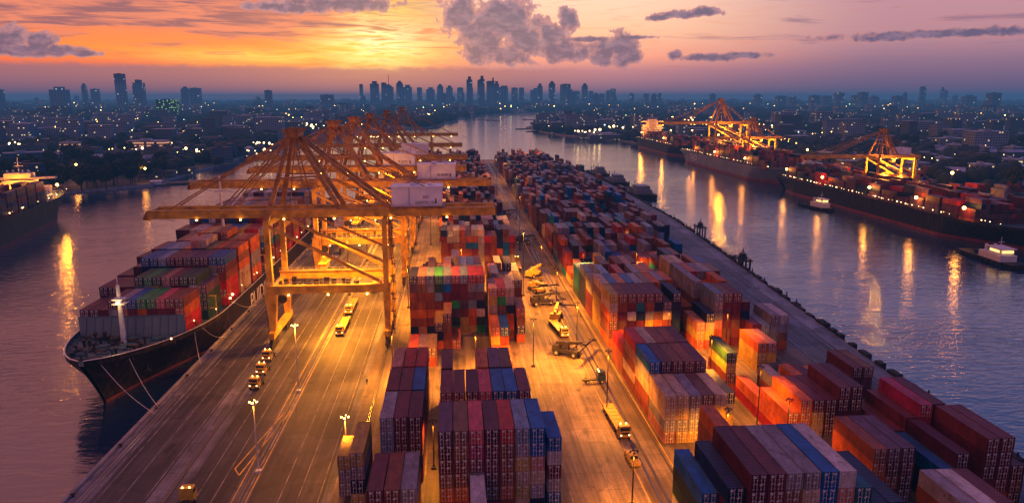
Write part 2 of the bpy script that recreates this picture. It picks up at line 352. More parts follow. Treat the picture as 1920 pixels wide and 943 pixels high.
# rubble rocks and fenders on the right quay edge
for i in range(7):
    (xa,ya),(xb,yb)=RE[i],RE[i+1]; n=max(1,int((yb-ya)/7))
    for k in range(n):
        t=(k+RS.rand()*.6)/n; x=xa+(xb-xa)*t; y=ya+(yb-ya)*t; ln=2+RS.rand()*4
        m_=MB().box(.02,1.2+RS.rand(),0,ln,-3.2,.25+RS.rand()*.5,0,ty=.2)
        if RS.rand()<.5: m_.cyl((.9,ln*.3,0),(.9,ln*.3,1.3+RS.rand()*1.2),.28,.2,7)
        if RS.rand()<.6: m_.cyl((1.4,.4,-.8),(1.4,ln-.2,-.8),.55,.55,8)
        tag(m_.build('mooring_fender',M['rubber'],None,(x,y,0)),'dark timber and tyre fender on the right quay edge','fender','dark fenders along the right quay edge')

# ------------------------------------------------------------------ containers
PAL={'maroon':(.16,.026,.045),'dark maroon':(.10,.013,.04),'brown':(.20,.09,.055),'brick red':(.27,.07,.028),'red':(.48,.025,.02),'orange':(.62,.14,.015),
 'pink':(.60,.08,.12),'salmon':(.50,.22,.16),'blue':(.002,.13,.42),'navy':(.006,.022,.085),'light blue':(.20,.30,.45),'grey':(.28,.27,.32),'white':(.62,.60,.62),
 'cream':(.58,.44,.30),'yellow':(.62,.42,.07),'green':(.03,.36,.08),'dark green':(.03,.09,.05),'teal':(.006,.17,.25),'magenta':(.38,.02,.11),'purple':(.14,.07,.13)}
KEY={'m':'maroon','d':'dark maroon','n':'brown','k':'brick red','r':'red','o':'orange','p':'pink','s':'salmon','b':'blue','v':'navy','l':'light blue','g':'grey','w':'white','c':'cream','y':'yellow','e':'green','f':'dark green','t':'teal','a':'magenta','u':'purple'}
MIXA='mmmddnnnnkkrobbbvvllggggwccyystuf'   # general mix
MIXD='mmmmddddnnnnkkovvbbuuggglutsc'     # darker far mix
CH,CW=2.6,2.44
SP=[]   # container specs
OCC={}
def block(name, X0, Y, cols, L=12.2, pitch=2.6, z0=0, row='', mix=MIXA, under=MIXA, ship=False):
    """cols: list of (tiers, top colour key or '' ) or (tiers, 'colours from the top down')"""
    prev=''
    for c,e in enumerate(cols):
        n,ks=(e if isinstance(e,tuple) else (e,''))
        for t in range(n):
            d=n-1-t
            k=ks[d] if d<len(ks) else (prev if prev and prev in (under if d else mix) and random.random()<.45 else random.choice(under if d else mix)); prev=k
            jx=RS.randn()*.02; jy=RS.randn()*.06
            SP.append(dict(x=X0+c*pitch+CW/2+jx,y=Y+L/2+jy,z=z0+t*CH,L=L,k=KEY[k],blk=name,row=row,c=c,t=t,n=n,ncol=len(cols),ship=ship))
A='front centre block'
block(A,-3.5,111.8,[(6,'udmnok'),(6,'nnmmok'),(6,'pamgum'),(6,'dmmmnm'),(6,'rkkkok'),(6,'lgycyc'),(6,'bbscgv')],row='near row')
block('blue end stack beside the front centre block',15.2,113.4,[(5,'bwmgb')],10.6)
block('low stack before the front centre block',1.7,98.9,[(3,'wgk'),(1,'r')])
block(A,-3.6,134,[(5,'mnmmk'),(5,'mmdnm'),(5,'dmmkn'),(5,'plmgm'),(5,'bbvnk'),(5,'bbkmm'),(5,'mmduk')],row='second row')
block(A,-3.6,147.3,[(5,'mmnkm'),0,0,(5,'oykom'),(5,'umgkn'),(5,'nmmuk')],row='third row')
Bn='front left block'
block(Bn,-14.4,103,[(4,'mkok'),(4,'kkok'),(4,'gyoy')],row='near row')
block(Bn,-14.4,123.4,[(5,'gllvk'),(5,'mmmdk'),(5,'dmdvk')],row='second row')
block(Bn,-14.4,136.2,[(5,'mmkgm'),(5,'mmmkm'),(5,'bvvmk')],row='third row')
block(Bn,-14.4,149,[(5,'smmkm'),(5,'rkmmk'),(5,'rvmkm')],row='back row')
block('yellow topped stack beside the lane',-18.9,115.6,[(4,'ygvy')],12.2)
block('yellow topped stack beside the lane',-21.6,119.5,[(3,'ygg')],8,row='outer')
Cn='tall central block'
block(Cn,-13.0,182.2,[(2,'ru'),(2,'ug'),(2,'nk')],pitch=2.5,row='foremost row')
block(Cn,-6.4,195.6,[(3,'nvo'),(4,'mnkk'),(1,'o')],pitch=2.5,row='stub row')
block(Cn,-14.0,209,[(7,'vukkokv'),(7,'snkkoks'),(7,'lgkkokv'),(7,'eflkoog'),(7,'lbmmmkn'),(7,'pmdeufe'),(7,'lmmukyy'),(7,'rgulooy'),(7,'rluvwfe')],pitch=2.5,row='front row')
block(Cn,9.4,203,[(6,'sycook'),(6,'renooo'),(6,'cgvook')],pitch=2.5,row='right front row')
block(Cn,9.4,190.4,[(3,'oyk'),(3,'bko')],pitch=2.5,row='right stub row')
block(Cn,9.4,177.8,[(1,'o'),(1,'o')],pitch=2.5,row='right low row')
block(Cn,17.3,199.5,[(4,'onvk')],pitch=2.5,row='outer right row')
for r_,Y in enumerate((221.8,234.6,247.4)):
    hs=[0,0,5,6,7,7,6,6,6,0,6,5,6,5] if r_<2 else [0,0,0,0,5,5,4,6,6,0,5,5,5,3]
    if r_==0: hs[0:3]=[4,6,7]
    block(Cn,-14,Y,[max(0,h-RS.randint(2)) if h else 0 for h in hs],pitch=2.5,row=['second row','third row','back row'][r_])
for r_,Y in enumerate((284,296.8,309.6,322.4)):
    block('block behind the central block',-6.0,Y,[0 if (r_>0 and RS.rand()<.05) else 6+RS.randint(-1,2) for _ in range(12)],pitch=2.5,row=ordn(r_)+' row',mix='mmkrbvysgnncg',under='mmknnvggodb')
E_='cream topped corner block'
block(E_,42.2,134.6,[(4,'ccgs'),(4,'cygy'),(4,'gggy'),(4,'nkno'),(4,'cyyo')],pitch=2.6,row='front row')
block(E_,42.2,147.3,[(5,'bgckk'),(5,'mmkkk'),(5,'kkmok'),(5,'kmmmk'),(5,'mmkgk')],row='second row')
block(E_,42.2,160,[(5,'rskck'),(5,'cmkkk'),(5,'kkmok'),(5,'kmmmk'),(5,'mmkgk')],row='third row')
block(E_,42.2,172.7,[(3,'rkk'),0,(2,'vg'),(3,'kmg'),(3,'mkk')],row='back row')
block('navy stack between the lanes',57.2,141.5,[(3,'vgy')],13.7)
F_='foreground right block'
block(F_,35.6,93.8,[(5,'bffgf')],13.7,row='left edge')
block(F_,38.2,90.6,[(6,'vdmmdm')],14.6,row='second column')
block(F_,40.9,89.4,[(7,'ddmdmd'),(7,'mmdgwm'),(7,'gndgmn'),(7,'gcsmgm'),(7,'bbvmvb'),(7,'wsscms'),(6,'tgvgmv'),(5,'vvdmd'),(5,'vdmmd')],15.4,row='main row')
block(F_,43.5,106.5,[(6,'okmkno')],12.2,row='back row')
block('orange sided trio',71.8,109.6,[(4,'koog'),(4,'udkm'),(4,'umdm')],13.4,row='near row')
block('grey topped front right trio',72.0,84.2,[(5,'gkmmd'),(5,'wgmkm'),(5,'mdmkd')],13.7,row='near row')
block('cream stack at the lower edge',67.6,80.5,[(3,'cgg')],13.7)
I_='orange and maroon row'
block(I_,66.2,130.4,[(3,'oor'),(4,'ooyg'),(4,'mycg'),(4,'mdmg'),(5,'mddvm'),(5,'ddmmk')],13.4,row='front row')
block(I_,66.2,145,[(2,'or'),0,(3,'gkk'),(2,'kg'),(3,'omk'),(3,'mmk')],12.2,row='back row')
block('green topped stack',64.2,158.5,[(4,'fyko')],12.2)
block('low brown stack in the lit alley',59.6,172,[(2,'oo')],12.2)
block('yellow pair beside the right road',77.6,171.5,[(3,'oyy'),(3,'syg')],12.2)
block('dark and white stack beside the right road',82.6,187,[(3,'mkk'),(3,'lgm'),(4,'gggm'),(4,'wgnk')],12.2)
L_='maroon block on the right'
block(L_,82.4,121.2,[(3,'mrk'),(4,'mrkm'),(5,'aammd'),(5,'ddmkd'),(4,'dmdm')],13.7,row='back row')
block(L_,82.4,107,[(3,'bvv'),(4,'ddmd'),0,(5,'mddmd'),(5,'mddmk'),(3,'dmd')],13.7,row='front row')
block('dark stack at the right edge',96.6,100.5-8,[(3,'vmd'),(3,'vkd')],12.2)
block('maroon pair near the right quay',93.0,153.5,[(3,'mdm'),(3,'nmd')],12.2)
block('small orange stack at the roadside',84.6,156,[(2,'oy')],6.1)
D_='wide middle right block'
block(D_,43.2,193.5,[(6,'ycokno'),(6,'kkmno'),(6,'mmwdm'),(6,'mtvmm'),(6,'mkgym'),(6,'mvnom'),(5,'ucknm'),(6,'vvvvvv')],row='front row')
block(D_,67.6,190,[(3,'syo'),(4,'vcyo')],row='sunken front row')
block(D_,73.3,192,[(6,'lggsom'),(6,'nmmmnk'),(6,'mmmnkm'),(5,'dvdnm')],row='right front row')
for r_,Y in enumerate((206.2,218.9,231.6,244.3)):
    hs=[6-(RS.rand()<.35)-(r_==3)*2 for _ in range(7)]+[4+RS.randint(2)]+[3+RS.randint(3) for _ in range(3)]+[5+RS.randint(2) for _ in range(5)]+([3,2] if r_>1 else [3])
    block(D_,43.2,Y,hs,row=['second row','third row','fourth row','back row'][r_],mix='mmkkroobblsnngcvg')
G_='orange topped block beyond the gap'
block(G_,70.0,262,[(4,'kkmt'),(4,'kkmg'),(4,'ookg'),(4,'onmt'),(3,'fmd'),(3,'tmd'),(3,'mmk')],row='front row')
block(G_,43.4,262,[(2,'ky'),(3,'soy'),0,0,(4,'yyvf'),(3,'vmg')],row='left front row')
for r_,Y in enumerate((274.7,287.4,300.1)):
    block(G_,43.4,Y,[int(h) for h in RS.randint(3,6,18)+(r_>1)],row=['second row','third row','back row'][r_],mix='mmkkrosbvlcndg')
yy=318; q=0
while yy<790:
    xr=(99 if yy<400 else 107 if yy<700 else 96); nc=int((xr-43.4)/2.6)
    base=4 if (q//3)%2 else 5
    block('far right block',43.4,yy,[int(np.clip(base+RS.randint(-2,2),0,7)) if RS.rand()>.06 else 0 for _ in range(nc)],row='far row %s'%'', mix=MIXD,under=MIXD)
    q+=1; yy+=12.7 + (9 if q%4==0 else 0)
yy=352; q=0
while yy<790:
    block('far central block',-8,yy,[int(np.clip(4+RS.randint(-1,3),0,7)) if RS.rand()>.1 else 0 for _ in range(13)],pitch=2.55,row='far row',mix='mmkrodbvs'+MIXD,under='mmkndvg')
    if yy>430: block('far left block',-34,yy,[int(RS.randint(3,7)) if RS.rand()>.15 else 0 for _ in range(8)],row='far row',mix='mkrodbvs',under='mkrodbvs')
    q+=1; yy+=12.7+(12 if q%3==0 else 0)

# containers carried by the moored ship
SX=-88.3
S_='moored ship'
def bay(y,nc,hs,cols,row,z0=9.6,L=12.2):
    block(S_,SX-nc*2.52/2,y,[(hs[i] if isinstance(hs,list) else hs, (cols[i] if i<len(cols) else '')) for i in range(nc)],L,pitch=2.52,z0=z0,row=row,ship=True)
Z0=5.8
bay(196.5,11,[3,3,3,4,4,4,4,4,4,4,4],['m','d','m','mgdd','gsnm','bmdd','eosm','edeg','pmdd','kmnm','korr'],'foremost bay',Z0)
bay(211,12,[4,4,4,4,5,5,5,5,5,5,5,4],['d','m','d','d','flm','eg','fy','sg','mm','fd','fw','u'],'second bay',Z0)
bay(225.5,13,[4,4,5,6,6,6,6,6,6,6,6,6,6],['d','m','d','bv','bv','lv','mv','md','umm','umm','umm','bgwmrr','bmkrrr'],'third bay',Z0)
bay(240,13,[5,5,6,6,6,6,6,7,7,6,6,6,6],['d','g','m','b','l','l','o','s','c','y','o','k','oko'],'fourth bay',Z0)
bay(254.5,13,[5,5,5,6,6,6,7,7,7,7,6,6,6],['d','u','m','k','s','c','o','y','k','o','y','o','oo'],'fifth bay',Z0)
bay(275,13,6,['d','m','c','w','k','o','y','b','b','y','r','r','w'],'sixth bay',Z0)
bay(289.5,13,7,['l','m','b','w','k','m','b','m','b','d','m','r','r'],'seventh bay',Z0)
for i,y in enumerate((308,322,336,350,364,378)):
    bay(y,13,7 if i%3 else 6,[random.choice('dmbvlukrgw') for _ in range(13)],'after bay',Z0)
def rblock(name,cx,cy,ang,bays,nc,z0,mix):
    ca,sa=math.cos(ang),math.sin(ang)
    for i in range(bays):
        for c in range(nc):
            lx=(c-(nc-1)/2)*2.52; ly=70+14.2*i
            n=int(3+RS.randint(3))
            for t in range(n):
                SP.append(dict(x=cx+lx*ca-ly*sa,y=cy+lx*sa+ly*ca,z=z0+t*CH,L=12.2,k=KEY[random.choice(mix)],blk=name,row='bay',c=c,t=t,n=n,ncol=nc,ship=True,rz=ang))
def other(name,X0,Y0,nb,nc,hs,z0,mix,yaw=0,gap=14.2):
    for i in range(nb):
        block(name,X0,Y0+i*gap,[int(hs+RS.randint(-2,2)) for _ in range(nc)],12.2,2.52,z0,row='bay',mix=mix,under=mix,ship=True)
rblock('left bank ship',-268,500,R(191),9,13,9.2,'mmmddkkvvunru')
MR='mmmddkkvvunru'
other('right near ship',266,345,15,13,4,6,MR)
other('right middle ship',271,612,14,13,5,8,MR)
other('right far ship',282,905,13,12,4,8,MR)
# stacks on the right bank behind the quay
for i in range(22):
    block('right bank yard',350+RS.randint(0,3)*30,380+i*32,[int(h) for h in RS.randint(1,5,9)],mix='mmmddkkvugr',under=MIXD,row='r')

# which container shows how large: rays from the drone's position
cp=Vector((0,0,CAMH)); fw=Vector((math.sin(YAW)*math.cos(PITCH),math.cos(YAW)*math.cos(PITCH),-math.sin(PITCH)))
rt=Vector((math.cos(YAW),-math.sin(YAW),0)); dn=fw.cross(rt)
if dn.z>0: dn=-dn
vs=[];fs=[]
for s in SP:
    x,y,z,L=s['x'],s['y'],s['z'],s['L']; n=len(vs)
    for dz in (0,CH):
        for dx,dy in ((-1,-1),(1,-1),(1,1),(-1,1)): vs.append((x+dx*CW/2,y+dy*L/2,z+dz))
    fs += [(n,n+3,n+2,n+1),(n+4,n+5,n+6,n+7),(n,n+1,n+5,n+4),(n+1,n+2,n+6,n+5),(n+2,n+3,n+7,n+6),(n+3,n,n+4,n+7)]
bvh=BVHTree.FromPolygons(vs,fs)
hit=[0]*len(SP); hitf=[0]*len(SP)
for j in range(0,251):
    for i in range(0,512):
        d=fw+rt*((i+.5)*3.75-960)/1350+dn*((j+.5)*3.757-471.5)/1350
        r=bvh.ray_cast(cp,d.normalized())
        if r[2] is not None:
            hit[r[2]//6]+=1
            if r[2]%6==2: hitf[r[2]//6]+=1
order=sorted(range(len(SP)),key=lambda i:-hit[i])
chosen=set(i for i in order[:298] if hit[i]>0)

def corr(n,depth,x0,x1):
    """zigzag profile positions along a length"""
    out=[]; p=(x1-x0)/n
    for i in range(n):
        a=x0+i*p; out += [(a,0),(a+.32*p,0),(a+.5*p,-depth),(a+.82*p,-depth)]
    out.append((x1,0)); return out
_cm={}
def cmeshes(L,door):
    key=(round(L,1),door)
    if key in _cm: return _cm[key]
    b=MB(); hw=CW/2; hl=L/2; H=CH-.02
    n=max(8,int(L/.42))
    pr=corr(n,.05,-hl+.16,hl-.16)
    for i in range(len(pr)-1):
        (a,da),(c,dc)=pr[i],pr[i+1]
        for s in (1,-1):
            q=[(s*(hw-.02+da),a,.16),(s*(hw-.02+dc),c,.16),(s*(hw-.02+dc),c,H-.1),(s*(hw-.02+da),a,H-.1)]
            b.poly(q if s>0 else q[::-1])
        b.poly([(-hw+.1,a,H-.03+da*.5),(hw-.1,a,H-.03+da*.5),(hw-.1,c,H-.03+dc*.5),(-hw+.1,c,H-.03+dc*.5)])
    for s in (-1,1):
        b.box(min(s*hw,s*(hw-.12)),max(s*hw,s*(hw-.12)),-hl+.16,hl-.16,H-.11,H)
        b.box(min(s*hw,s*(hw-.1)),max(s*hw,s*(hw-.1)),-hl+.16,hl-.16,0,.17)
        for t in (-1,1):
            b.box(min(s*hw,s*(hw-.16)),max(s*hw,s*(hw-.16)),min(t*hl,t*(hl-.16)),max(t*hl,t*(hl-.16)),0,H+.012)
    for t in (-1,1):
        y0,y1=sorted((t*hl,t*(hl-.12)))
        b.box(-hw+.16,hw-.16,y0,y1,H-.12,H-.003); b.box(-hw+.16,hw-.16,y0,y1,0,.15)
    b.poly([(-hw+.1,hl-.07,.1),(-hw+.1,hl-.07,H-.1),(hw-.1,hl-.07,H-.1),(hw-.1,hl-.07,.1)])
    if not door: b.poly([(-hw+.1,-hl+.09,.1),(hw-.1,-hl+.09,.1),(hw-.1,-hl+.09,H-.1),(-hw+.1,-hl+.09,H-.1)])
    b.poly([(-hw+.1,-hl+.1,.02),(-hw+.1,hl-.1,.02),(hw-.1,hl-.1,.02),(hw-.1,-hl+.1,.02)])
    body=b.mesh('container_body',M['cont'])
    ds=[];rs=[]
    if door:
        for s in (-1,1):
            d=MB(); x0,x1=sorted((s*.01,s*(hw-.17)))
            pf=[(.17,0),(.55,0),(.62,.04),(1.0,.04),(1.07,0),(1.42,0),(1.49,.04),(1.9,.04),(1.97,0),(H-.13,0)]
            for (za,da),(zb,db) in zip(pf,pf[1:]):
                d.poly([(x0,-hl+.05+da,za),(x1,-hl+.05+da,za),(x1,-hl+.05+db,zb),(x0,-hl+.05+db,zb)])
            d.box(x0,x0+.05,-hl+.03,-hl+.08,.17,H-.13); d.box(x1-.05,x1,-hl+.03,-hl+.08,.17,H-.13)
            yy=-hl+.035
            if s>0:
                for zz,w_ in ((2.2,.75),(2.0,.55)): d.poly([(x1-.1-w_,yy,zz),(x1-.1,yy,zz),(x1-.1,yy,zz+.12),(x1-.1-w_,yy,zz+.12)],1)
                d.poly([(x0+.1,yy,.8),(x0+.5,yy,.8),(x0+.5,yy,1.05),(x0+.1,yy,1.05)],1)
            else: d.poly([(x0+.15,yy,1.95),(x0+.6,yy,1.95),(x0+.6,yy,2.3),(x0+.15,yy,2.3)],1)
            ds.append(d.mesh('container_door',[M['cont'],M['white']]))
            rr=[]
            for fx in (.27,.73):
                xx=x0+(x1-x0)*fx; q=MB().cyl((xx,-hl+.0,.1),(xx,-hl+.0,H-.08),.034,n=5)
                for z in (.22,.95,1.65,H-.28): q.box(xx-.09,xx+.09,-hl-.035,-hl+.04,z,z+.09)
                if fx<.5: q.box(xx,xx+.34,-hl-.05,-hl-.015,1.12,1.2)
                rr.append(q.mesh('lock_rod',M['rod']))
            rs.append(rr)
    _cm[key]=(body,ds,rs); return _cm[key]
def tiername(s):
    if s['t']==s['n']-1: return 'on top' if s['n']>1 else 'alone'
    if s['t']==0: return 'at the bottom'
    return 'on %s tier'%ordn(s['t'])
far=MB(); used={}
for i,s in enumerate(SP):
    col=PAL[s['k']]; f=.85+.3*RS.rand(); col=tuple(c*f for c in col)
    if i in chosen:
        door=hitf[i]>=14
        body,ds,rs=cmeshes(s['L'],door)
        o=link('shipping_container',body,None,(s['x'],s['y'],s['z']),s.get('rz',0)); o.color=(*col,1)
        if s['ncol']>1:
            lab='%s container %s of %s column, %s, %s'%(s['k'],tiername(s),ordn(s['c']),s['row'],s['blk'])
        else: lab='%s container %s of %s'%(s['k'],tiername(s),s['blk'])+((', '+s['row']) if s['row'] else '')
        lab=lab.replace('of first column','of leftmost column')
        used[lab]=used.get(lab,0)+1
        tag(o,lab,'container','shipping containers')
        for a,me in enumerate(ds):
            d=link('door',me,o); d.color=(*[c*.92 for c in col],1)
            for m2 in rs[a]: link('lock_rod',m2,d)
    else:
        x,y,z,L=s['x'],s['y'],s['z'],s['L']
        a_=s.get('rz',0); ca,sa=math.cos(a_),math.sin(a_)
        far.hull8([(x+dx*ca-dy*sa,y+dx*sa+dy*ca,zz) for zz in (z+.02,z+CH-.03) for dx,dy in ((-CW/2,-L/2),(CW/2,-L/2),(CW/2,L/2),(-CW/2,L/2))],0,col)
tag(far.build('distant_containers',M['contfar']),'shipping containers stacked deep across the terminal, on the ships and far bank','containers',kind='stuff')
DUP={k for k,v in used.items() if v>1}
print('containers',len(SP),'chosen',len(chosen),'dup labels',len(DUP),list(DUP)[:5],'min hit',hit[order[min(297,len(order)-1)]])

# ------------------------------------------------------------------ lights
def lamp_light(loc,power,col=(1,.33,.02),r=.5,parent=None,name='lamp_light',spot=0):
    l=bpy.data.lights.new(name,'SPOT' if spot else 'POINT'); l.energy=power; l.color=col; l.shadow_soft_size=max(r,.8)
    if spot: l.spot_size=R(spot); l.spot_blend=.55
    o=bpy.data.objects.new(name,l); C.objects.link(o); o.location=loc
    if parent: o.parent=parent
    return o

# ------------------------------------------------------------------ quay cranes
XS,XL=-52.4,-20.0     # rails; crane local x=0 at the sea leg
G=XL-XS
def text(body,size,mat_,parent,loc,rot,name='lettering',ext=.02):
    cu=bpy.data.curves.new(name,'FONT'); cu.body=body; cu.size=size; cu.extrude=ext; cu.align_x='CENTER'; cu.align_y='CENTER'
    t_=bpy.data.objects.new('tmp_text',cu); C.objects.link(t_); bpy.context.view_layer.update()
    me=bpy.data.meshes.new_from_object(t_.evaluated_get(bpy.context.evaluated_depsgraph_get())); bpy.data.objects.remove(t_)
    me.materials.clear(); me.materials.append(mat_); me.name=name
    o=bpy.data.objects.new(name,me); C.objects.link(o); o.parent=parent; o.location=loc; o.rotation_euler=rot; return o
def make_crane(loc, label, group, txt='', hx=41.5, tip=-33.5, tail=64, scale=1, lights=True, power=1.0, house=True):
    cr=empty('quay_crane',loc); cr.scale=(scale,)*3
    tag(cr,label,'crane',group)
    D=9.0   # half distance between the frames
    HB=36.0 # boom height
    y_=M['crane']; d_=M['cranedark']
    for s in (-1,1):
        y=s*D
        # sea leg: tapers out under the portal, slender above
        b=MB(); b.beam((0,y,4.6),(0,y,15.6),1.7,1.5,2.3,3.2,side=(0,1,0)); b.beam((0,y,15.6),(0,y,HB+.6),1.5,1.7,1.3,1.4,side=(0,1,0)); b.build('leg',y_,cr)
        b=MB(); b.beam((G,y,4.6),(G,y,17),1.5,1.5,1.7,1.9,side=(0,1,0)); b.beam((G,y,17),(G,y,HB+.6),1.3,1.5,1.2,1.3,side=(0,1,0)); b.build('leg',y_,cr)
        b=MB(); b.box(-1.4,G+1.1,y-.85,y+.85,15.7,18.1,0); b.box(-1.6,G-1,y-1.5,y-.9,18.0,18.12,0)
        pb=b.build('portal_beam',y_,cr)
        r=MB()
        for k in range(17):
            x=.5+k*1.8; r.box(x-.03,x+.03,y-1.48,y-1.42,18.1,19.2)
        for z in (18.65,19.2): r.box(-1.5,G-1.5,y-1.48,y-1.42,z,z+.05)
        r.build('railing',M['rod'],pb)
        for a,c,w in (((.3,y,HB-1),(G-1.2,y,18.4),.95),((.6,y+.2,HB-7.0) if False else (9.5,y,HB-1),(G-.4,y,24.5),.7)):
            b=MB(); b.cyl(a,c,w*.55,n=10); b.build('diagonal_brace',y_,cr)
        # boom: twin box girders
    gb=MB()
    for s in (-1,1):
        y=s*4.2
        gb.box(tip,tail,y-.7,y+.7,HB+.7,HB+2.9,0); gb.box(tip,tail,y-.95,y+.95,HB+2.9,HB+3.0,0)
    boom=gb.build('boom',y_,cr)
    r=MB()
    for s in (-5.3,5.3):
        for k in range(int((tail-tip)/2.5)):
            x=tip+1+k*2.5; r.box(x-.03,x+.03,s-.03,s+.03,HB+3,HB+4.1)
        for z in (HB+3.5,HB+4.1): r.box(tip,tail,s-.03,s+.03,z,z+.06)
        r.box(tip,tail,min(s,s*.85),max(s,s*.85),HB+2.95,HB+3.02)
    r.build('boom_walkway',d_,boom)
    r=MB()
    for x in np.arange(tip+.5,tail,9.8): MB().box(x-.35,x+.35,-3.6,3.6,HB+1.0,HB+2.2,0).build('boom_crossbeam',d_,boom)
    for k in range(6): r.box(tip-1.2+k*.35,tip-1+k*.35,-4.6,4.6,HB+.2+.5*(k%2),HB+1.3+.6*(k%3),0)
    r.build('boom_tip_frame',d_,boom)
    r=MB()
    for s in (-1,1):
        for k in range(12): r.cyl((tip+2+k*8,s*3.1,HB+.6),(tip+7+k*8,s*3.1,HB-.3-.5*(k%2)),.06,n=4,cap=False)
    r.build('festoon_cable',M['steel'],boom)
    # apex frame
    AX,AH=7.2,60.0
    for s in (-1,1):
        b=MB(); b.beam((.2,s*D,HB+.6),(AX-.6,s*2.2,AH),1.3,1.3,.9,.9); b.build('apex_post',d_,cr)
        b=MB(); b.beam((19.5,s*4.3,HB+3),(AX+.6,s*2.2,AH),1.4,1.2,1.0,.9); b.build('apex_strut',d_,cr)
        MB().beam((3.0,s*7.0,HB+12),(13.2,s*3.4,HB+12.2),.5,.5).build('apex_tie',d_,cr)
        for k,(xe,w) in enumerate(((tip+6,.34),(tip+20,.34),(tip+23,.28))):
            b=MB(); b.beam((AX-.8,s*(1.6+.3*k),AH-.3),(xe,s*4.2,HB+3.2),w,w); b.build('forestay',d_,cr)
        for k,(xe,w) in enumerate(((hx-7.6,.6),(hx-8.8,.4),(tail-6,.28))):
            b=MB(); b.beam((AX+.8,s*(1.4+.4*k),AH-.3),(xe,s*(4.4-.5*k),HB+3.2),w,w); b.build('backstay',d_,cr)
        for xe in (4,10.5):
            b=MB(); b.beam((AX,s*1.4,AH-1),(xe,s*3.6,HB+3),.3,.3); b.build('apex_hanger',d_,cr)
    b=MB(); b.box(AX-1.9,AX+1.9,-3.6,3.6,AH-.9,AH+.5,0); b.box(AX-2.5,AX+2.5,-4,-3.9,AH+.5,AH+1.4,0); b.box(AX-2.5,AX+2.5,3.9,4,AH+.5,AH+1.4,0)
    for s in (-2.2,0,2.2): b.cyl((AX-.9,s-.3,AH+.9),(AX-.9,s+.3,AH+.9),.9,n=10); b.cyl((AX+.9,s-.3,AH+.9),(AX+.9,s+.3,AH+.9),.8,n=10)
    b.build('apex_platform',d_,cr)
    for x in (0,G):
        MB().box(x-.6,x+.6,-D+.85,D-.85,14.9 if x==0 else 15.2,16.9,0).build('cross_girder',y_,cr)
        MB().box(x-.7,x+.7,-D+1,D-1,HB-1.2,HB+.5,0).build('cross_girder',y_,cr)
    for x in (0,G):
        b=MB(); b.box(x-.75,x+.75,-D-3.2,D+3.2,3.0,4.8,0); sb=b.build('sill_beam',y_,cr)
        for s in (-1,1):
            bo=MB()
            for k in range(4):
                yy=s*D+(k-1.5)*2.1; bo.box(x-.45,x+.45,yy-.9,yy+.9,.9,2.1,0)
            bo.box(x-.5,x+.5,s*D-3.6,s*D+3.6,2.1,2.9,0)
            bo.box(x-.5,x+.5,s*D+s*4.3-.4,s*D+s*4.3+.4,.8,1.7,0)
            bg=bo.build('bogie',M['steel'],cr)
            w=MB()
            for k in range(8):
                yy=s*D+(k-3.5)*1.05; w.cyl((x-.25,yy,.48),(x+.25,yy,.48),.42,n=10)
            w.build('wheel',M['tyre'],bg)
    # zigzag stair on the land leg, ladders on the sea leg
    st=MB(); z=2.5; k=0
    while z<HB-2:
        a,c=(-1.9,1.9) if k%2 else (1.9,-1.9)
        st.beam((G+1.9,-D+a,z),(G+1.9,-D+c,z+2.6),.8,.14); st.box(G+1.3,G+2.6,-D+c-.6,-D+c+.6,z+2.55,z+2.65,0)
        for q in (-.4,.4): st.beam((G+1.9+q,-D+a,z+1),(G+1.9+q,-D+c,z+3.6),.06,.06)
        z+=2.6; k+=1
    for q in (-1.6,1.6): st.box(G+1.25,G+1.35,-D+q*1.4-.05,-D+q*1.4+.05,1.5,HB,0)
    st.build('stair',M['steel'],cr)
    ld=MB()
    for k in range(40): ld.box(-1.5,-1.42,-D-.35,-D+.35,3+k*.8,3.06+k*.8,0)
    for q in (-.35,.35): ld.box(-1.5,-1.42,-D+q-.04,-D+q+.04,3,35,0)
    ld.build('ladder',M['steel'],cr)
    # clutter on the portal: cable reels, cabinets
    for k in range(12):
        x=2.2+k*1.9+RS.rand(); w=.4+RS.rand()*.4; MB().box(x-w,x+w,-D+.2,-D+.8+RS.rand(),18.1,18.8+RS.rand()*1.8,0).build('cabinet',M['steel'],cr)
    MB().cyl((2.6,-D+1.6,13.5),(2.6,-D+2.2,13.5),1.3,n=16).build('cable_reel',M['steel'],cr)
    # operator cab and trolley
    tx=14.0
    t=MB(); t.box(tx-3,tx+3,-3.4,3.4,HB+.2,HB+1.0,0)
    for s in (-1,1): t.cyl((tx-2,s*1.5,HB+1.2),(tx+2,s*1.5,HB+1.2),.6,n=8)
    tr=t.build('trolley',M['steel'],cr)
    c=MB(); c.box(tx+3.3,tx+5.6,-1.3,1.3,HB-2.6,HB-.1,0); cb=c.build('operator_cab',M['white'],cr)
    MB().box(tx+3.2,tx+3.28,-1.1,1.1,HB-2.3,HB-.8,0).build('window',M['glass'],cb)
    sp=MB(); sp.box(tx-1.2,tx+1.2,-6.0,6.0,22.6,23.2,0); sp.box(tx-.8,tx+.8,-1.6,1.6,23.2,24.4,0); spd=sp.build('spreader',y_,cr)
    cb=MB()
    for a in (-1,1):
        for q in (-1,1): cb.cyl((tx+a*.8,q*1.4,24.4),(tx+a*1.8,q*2.4,HB+.3),.05,n=4,cap=False)
    cb.build('hoist_cable',M['steel'],spd)
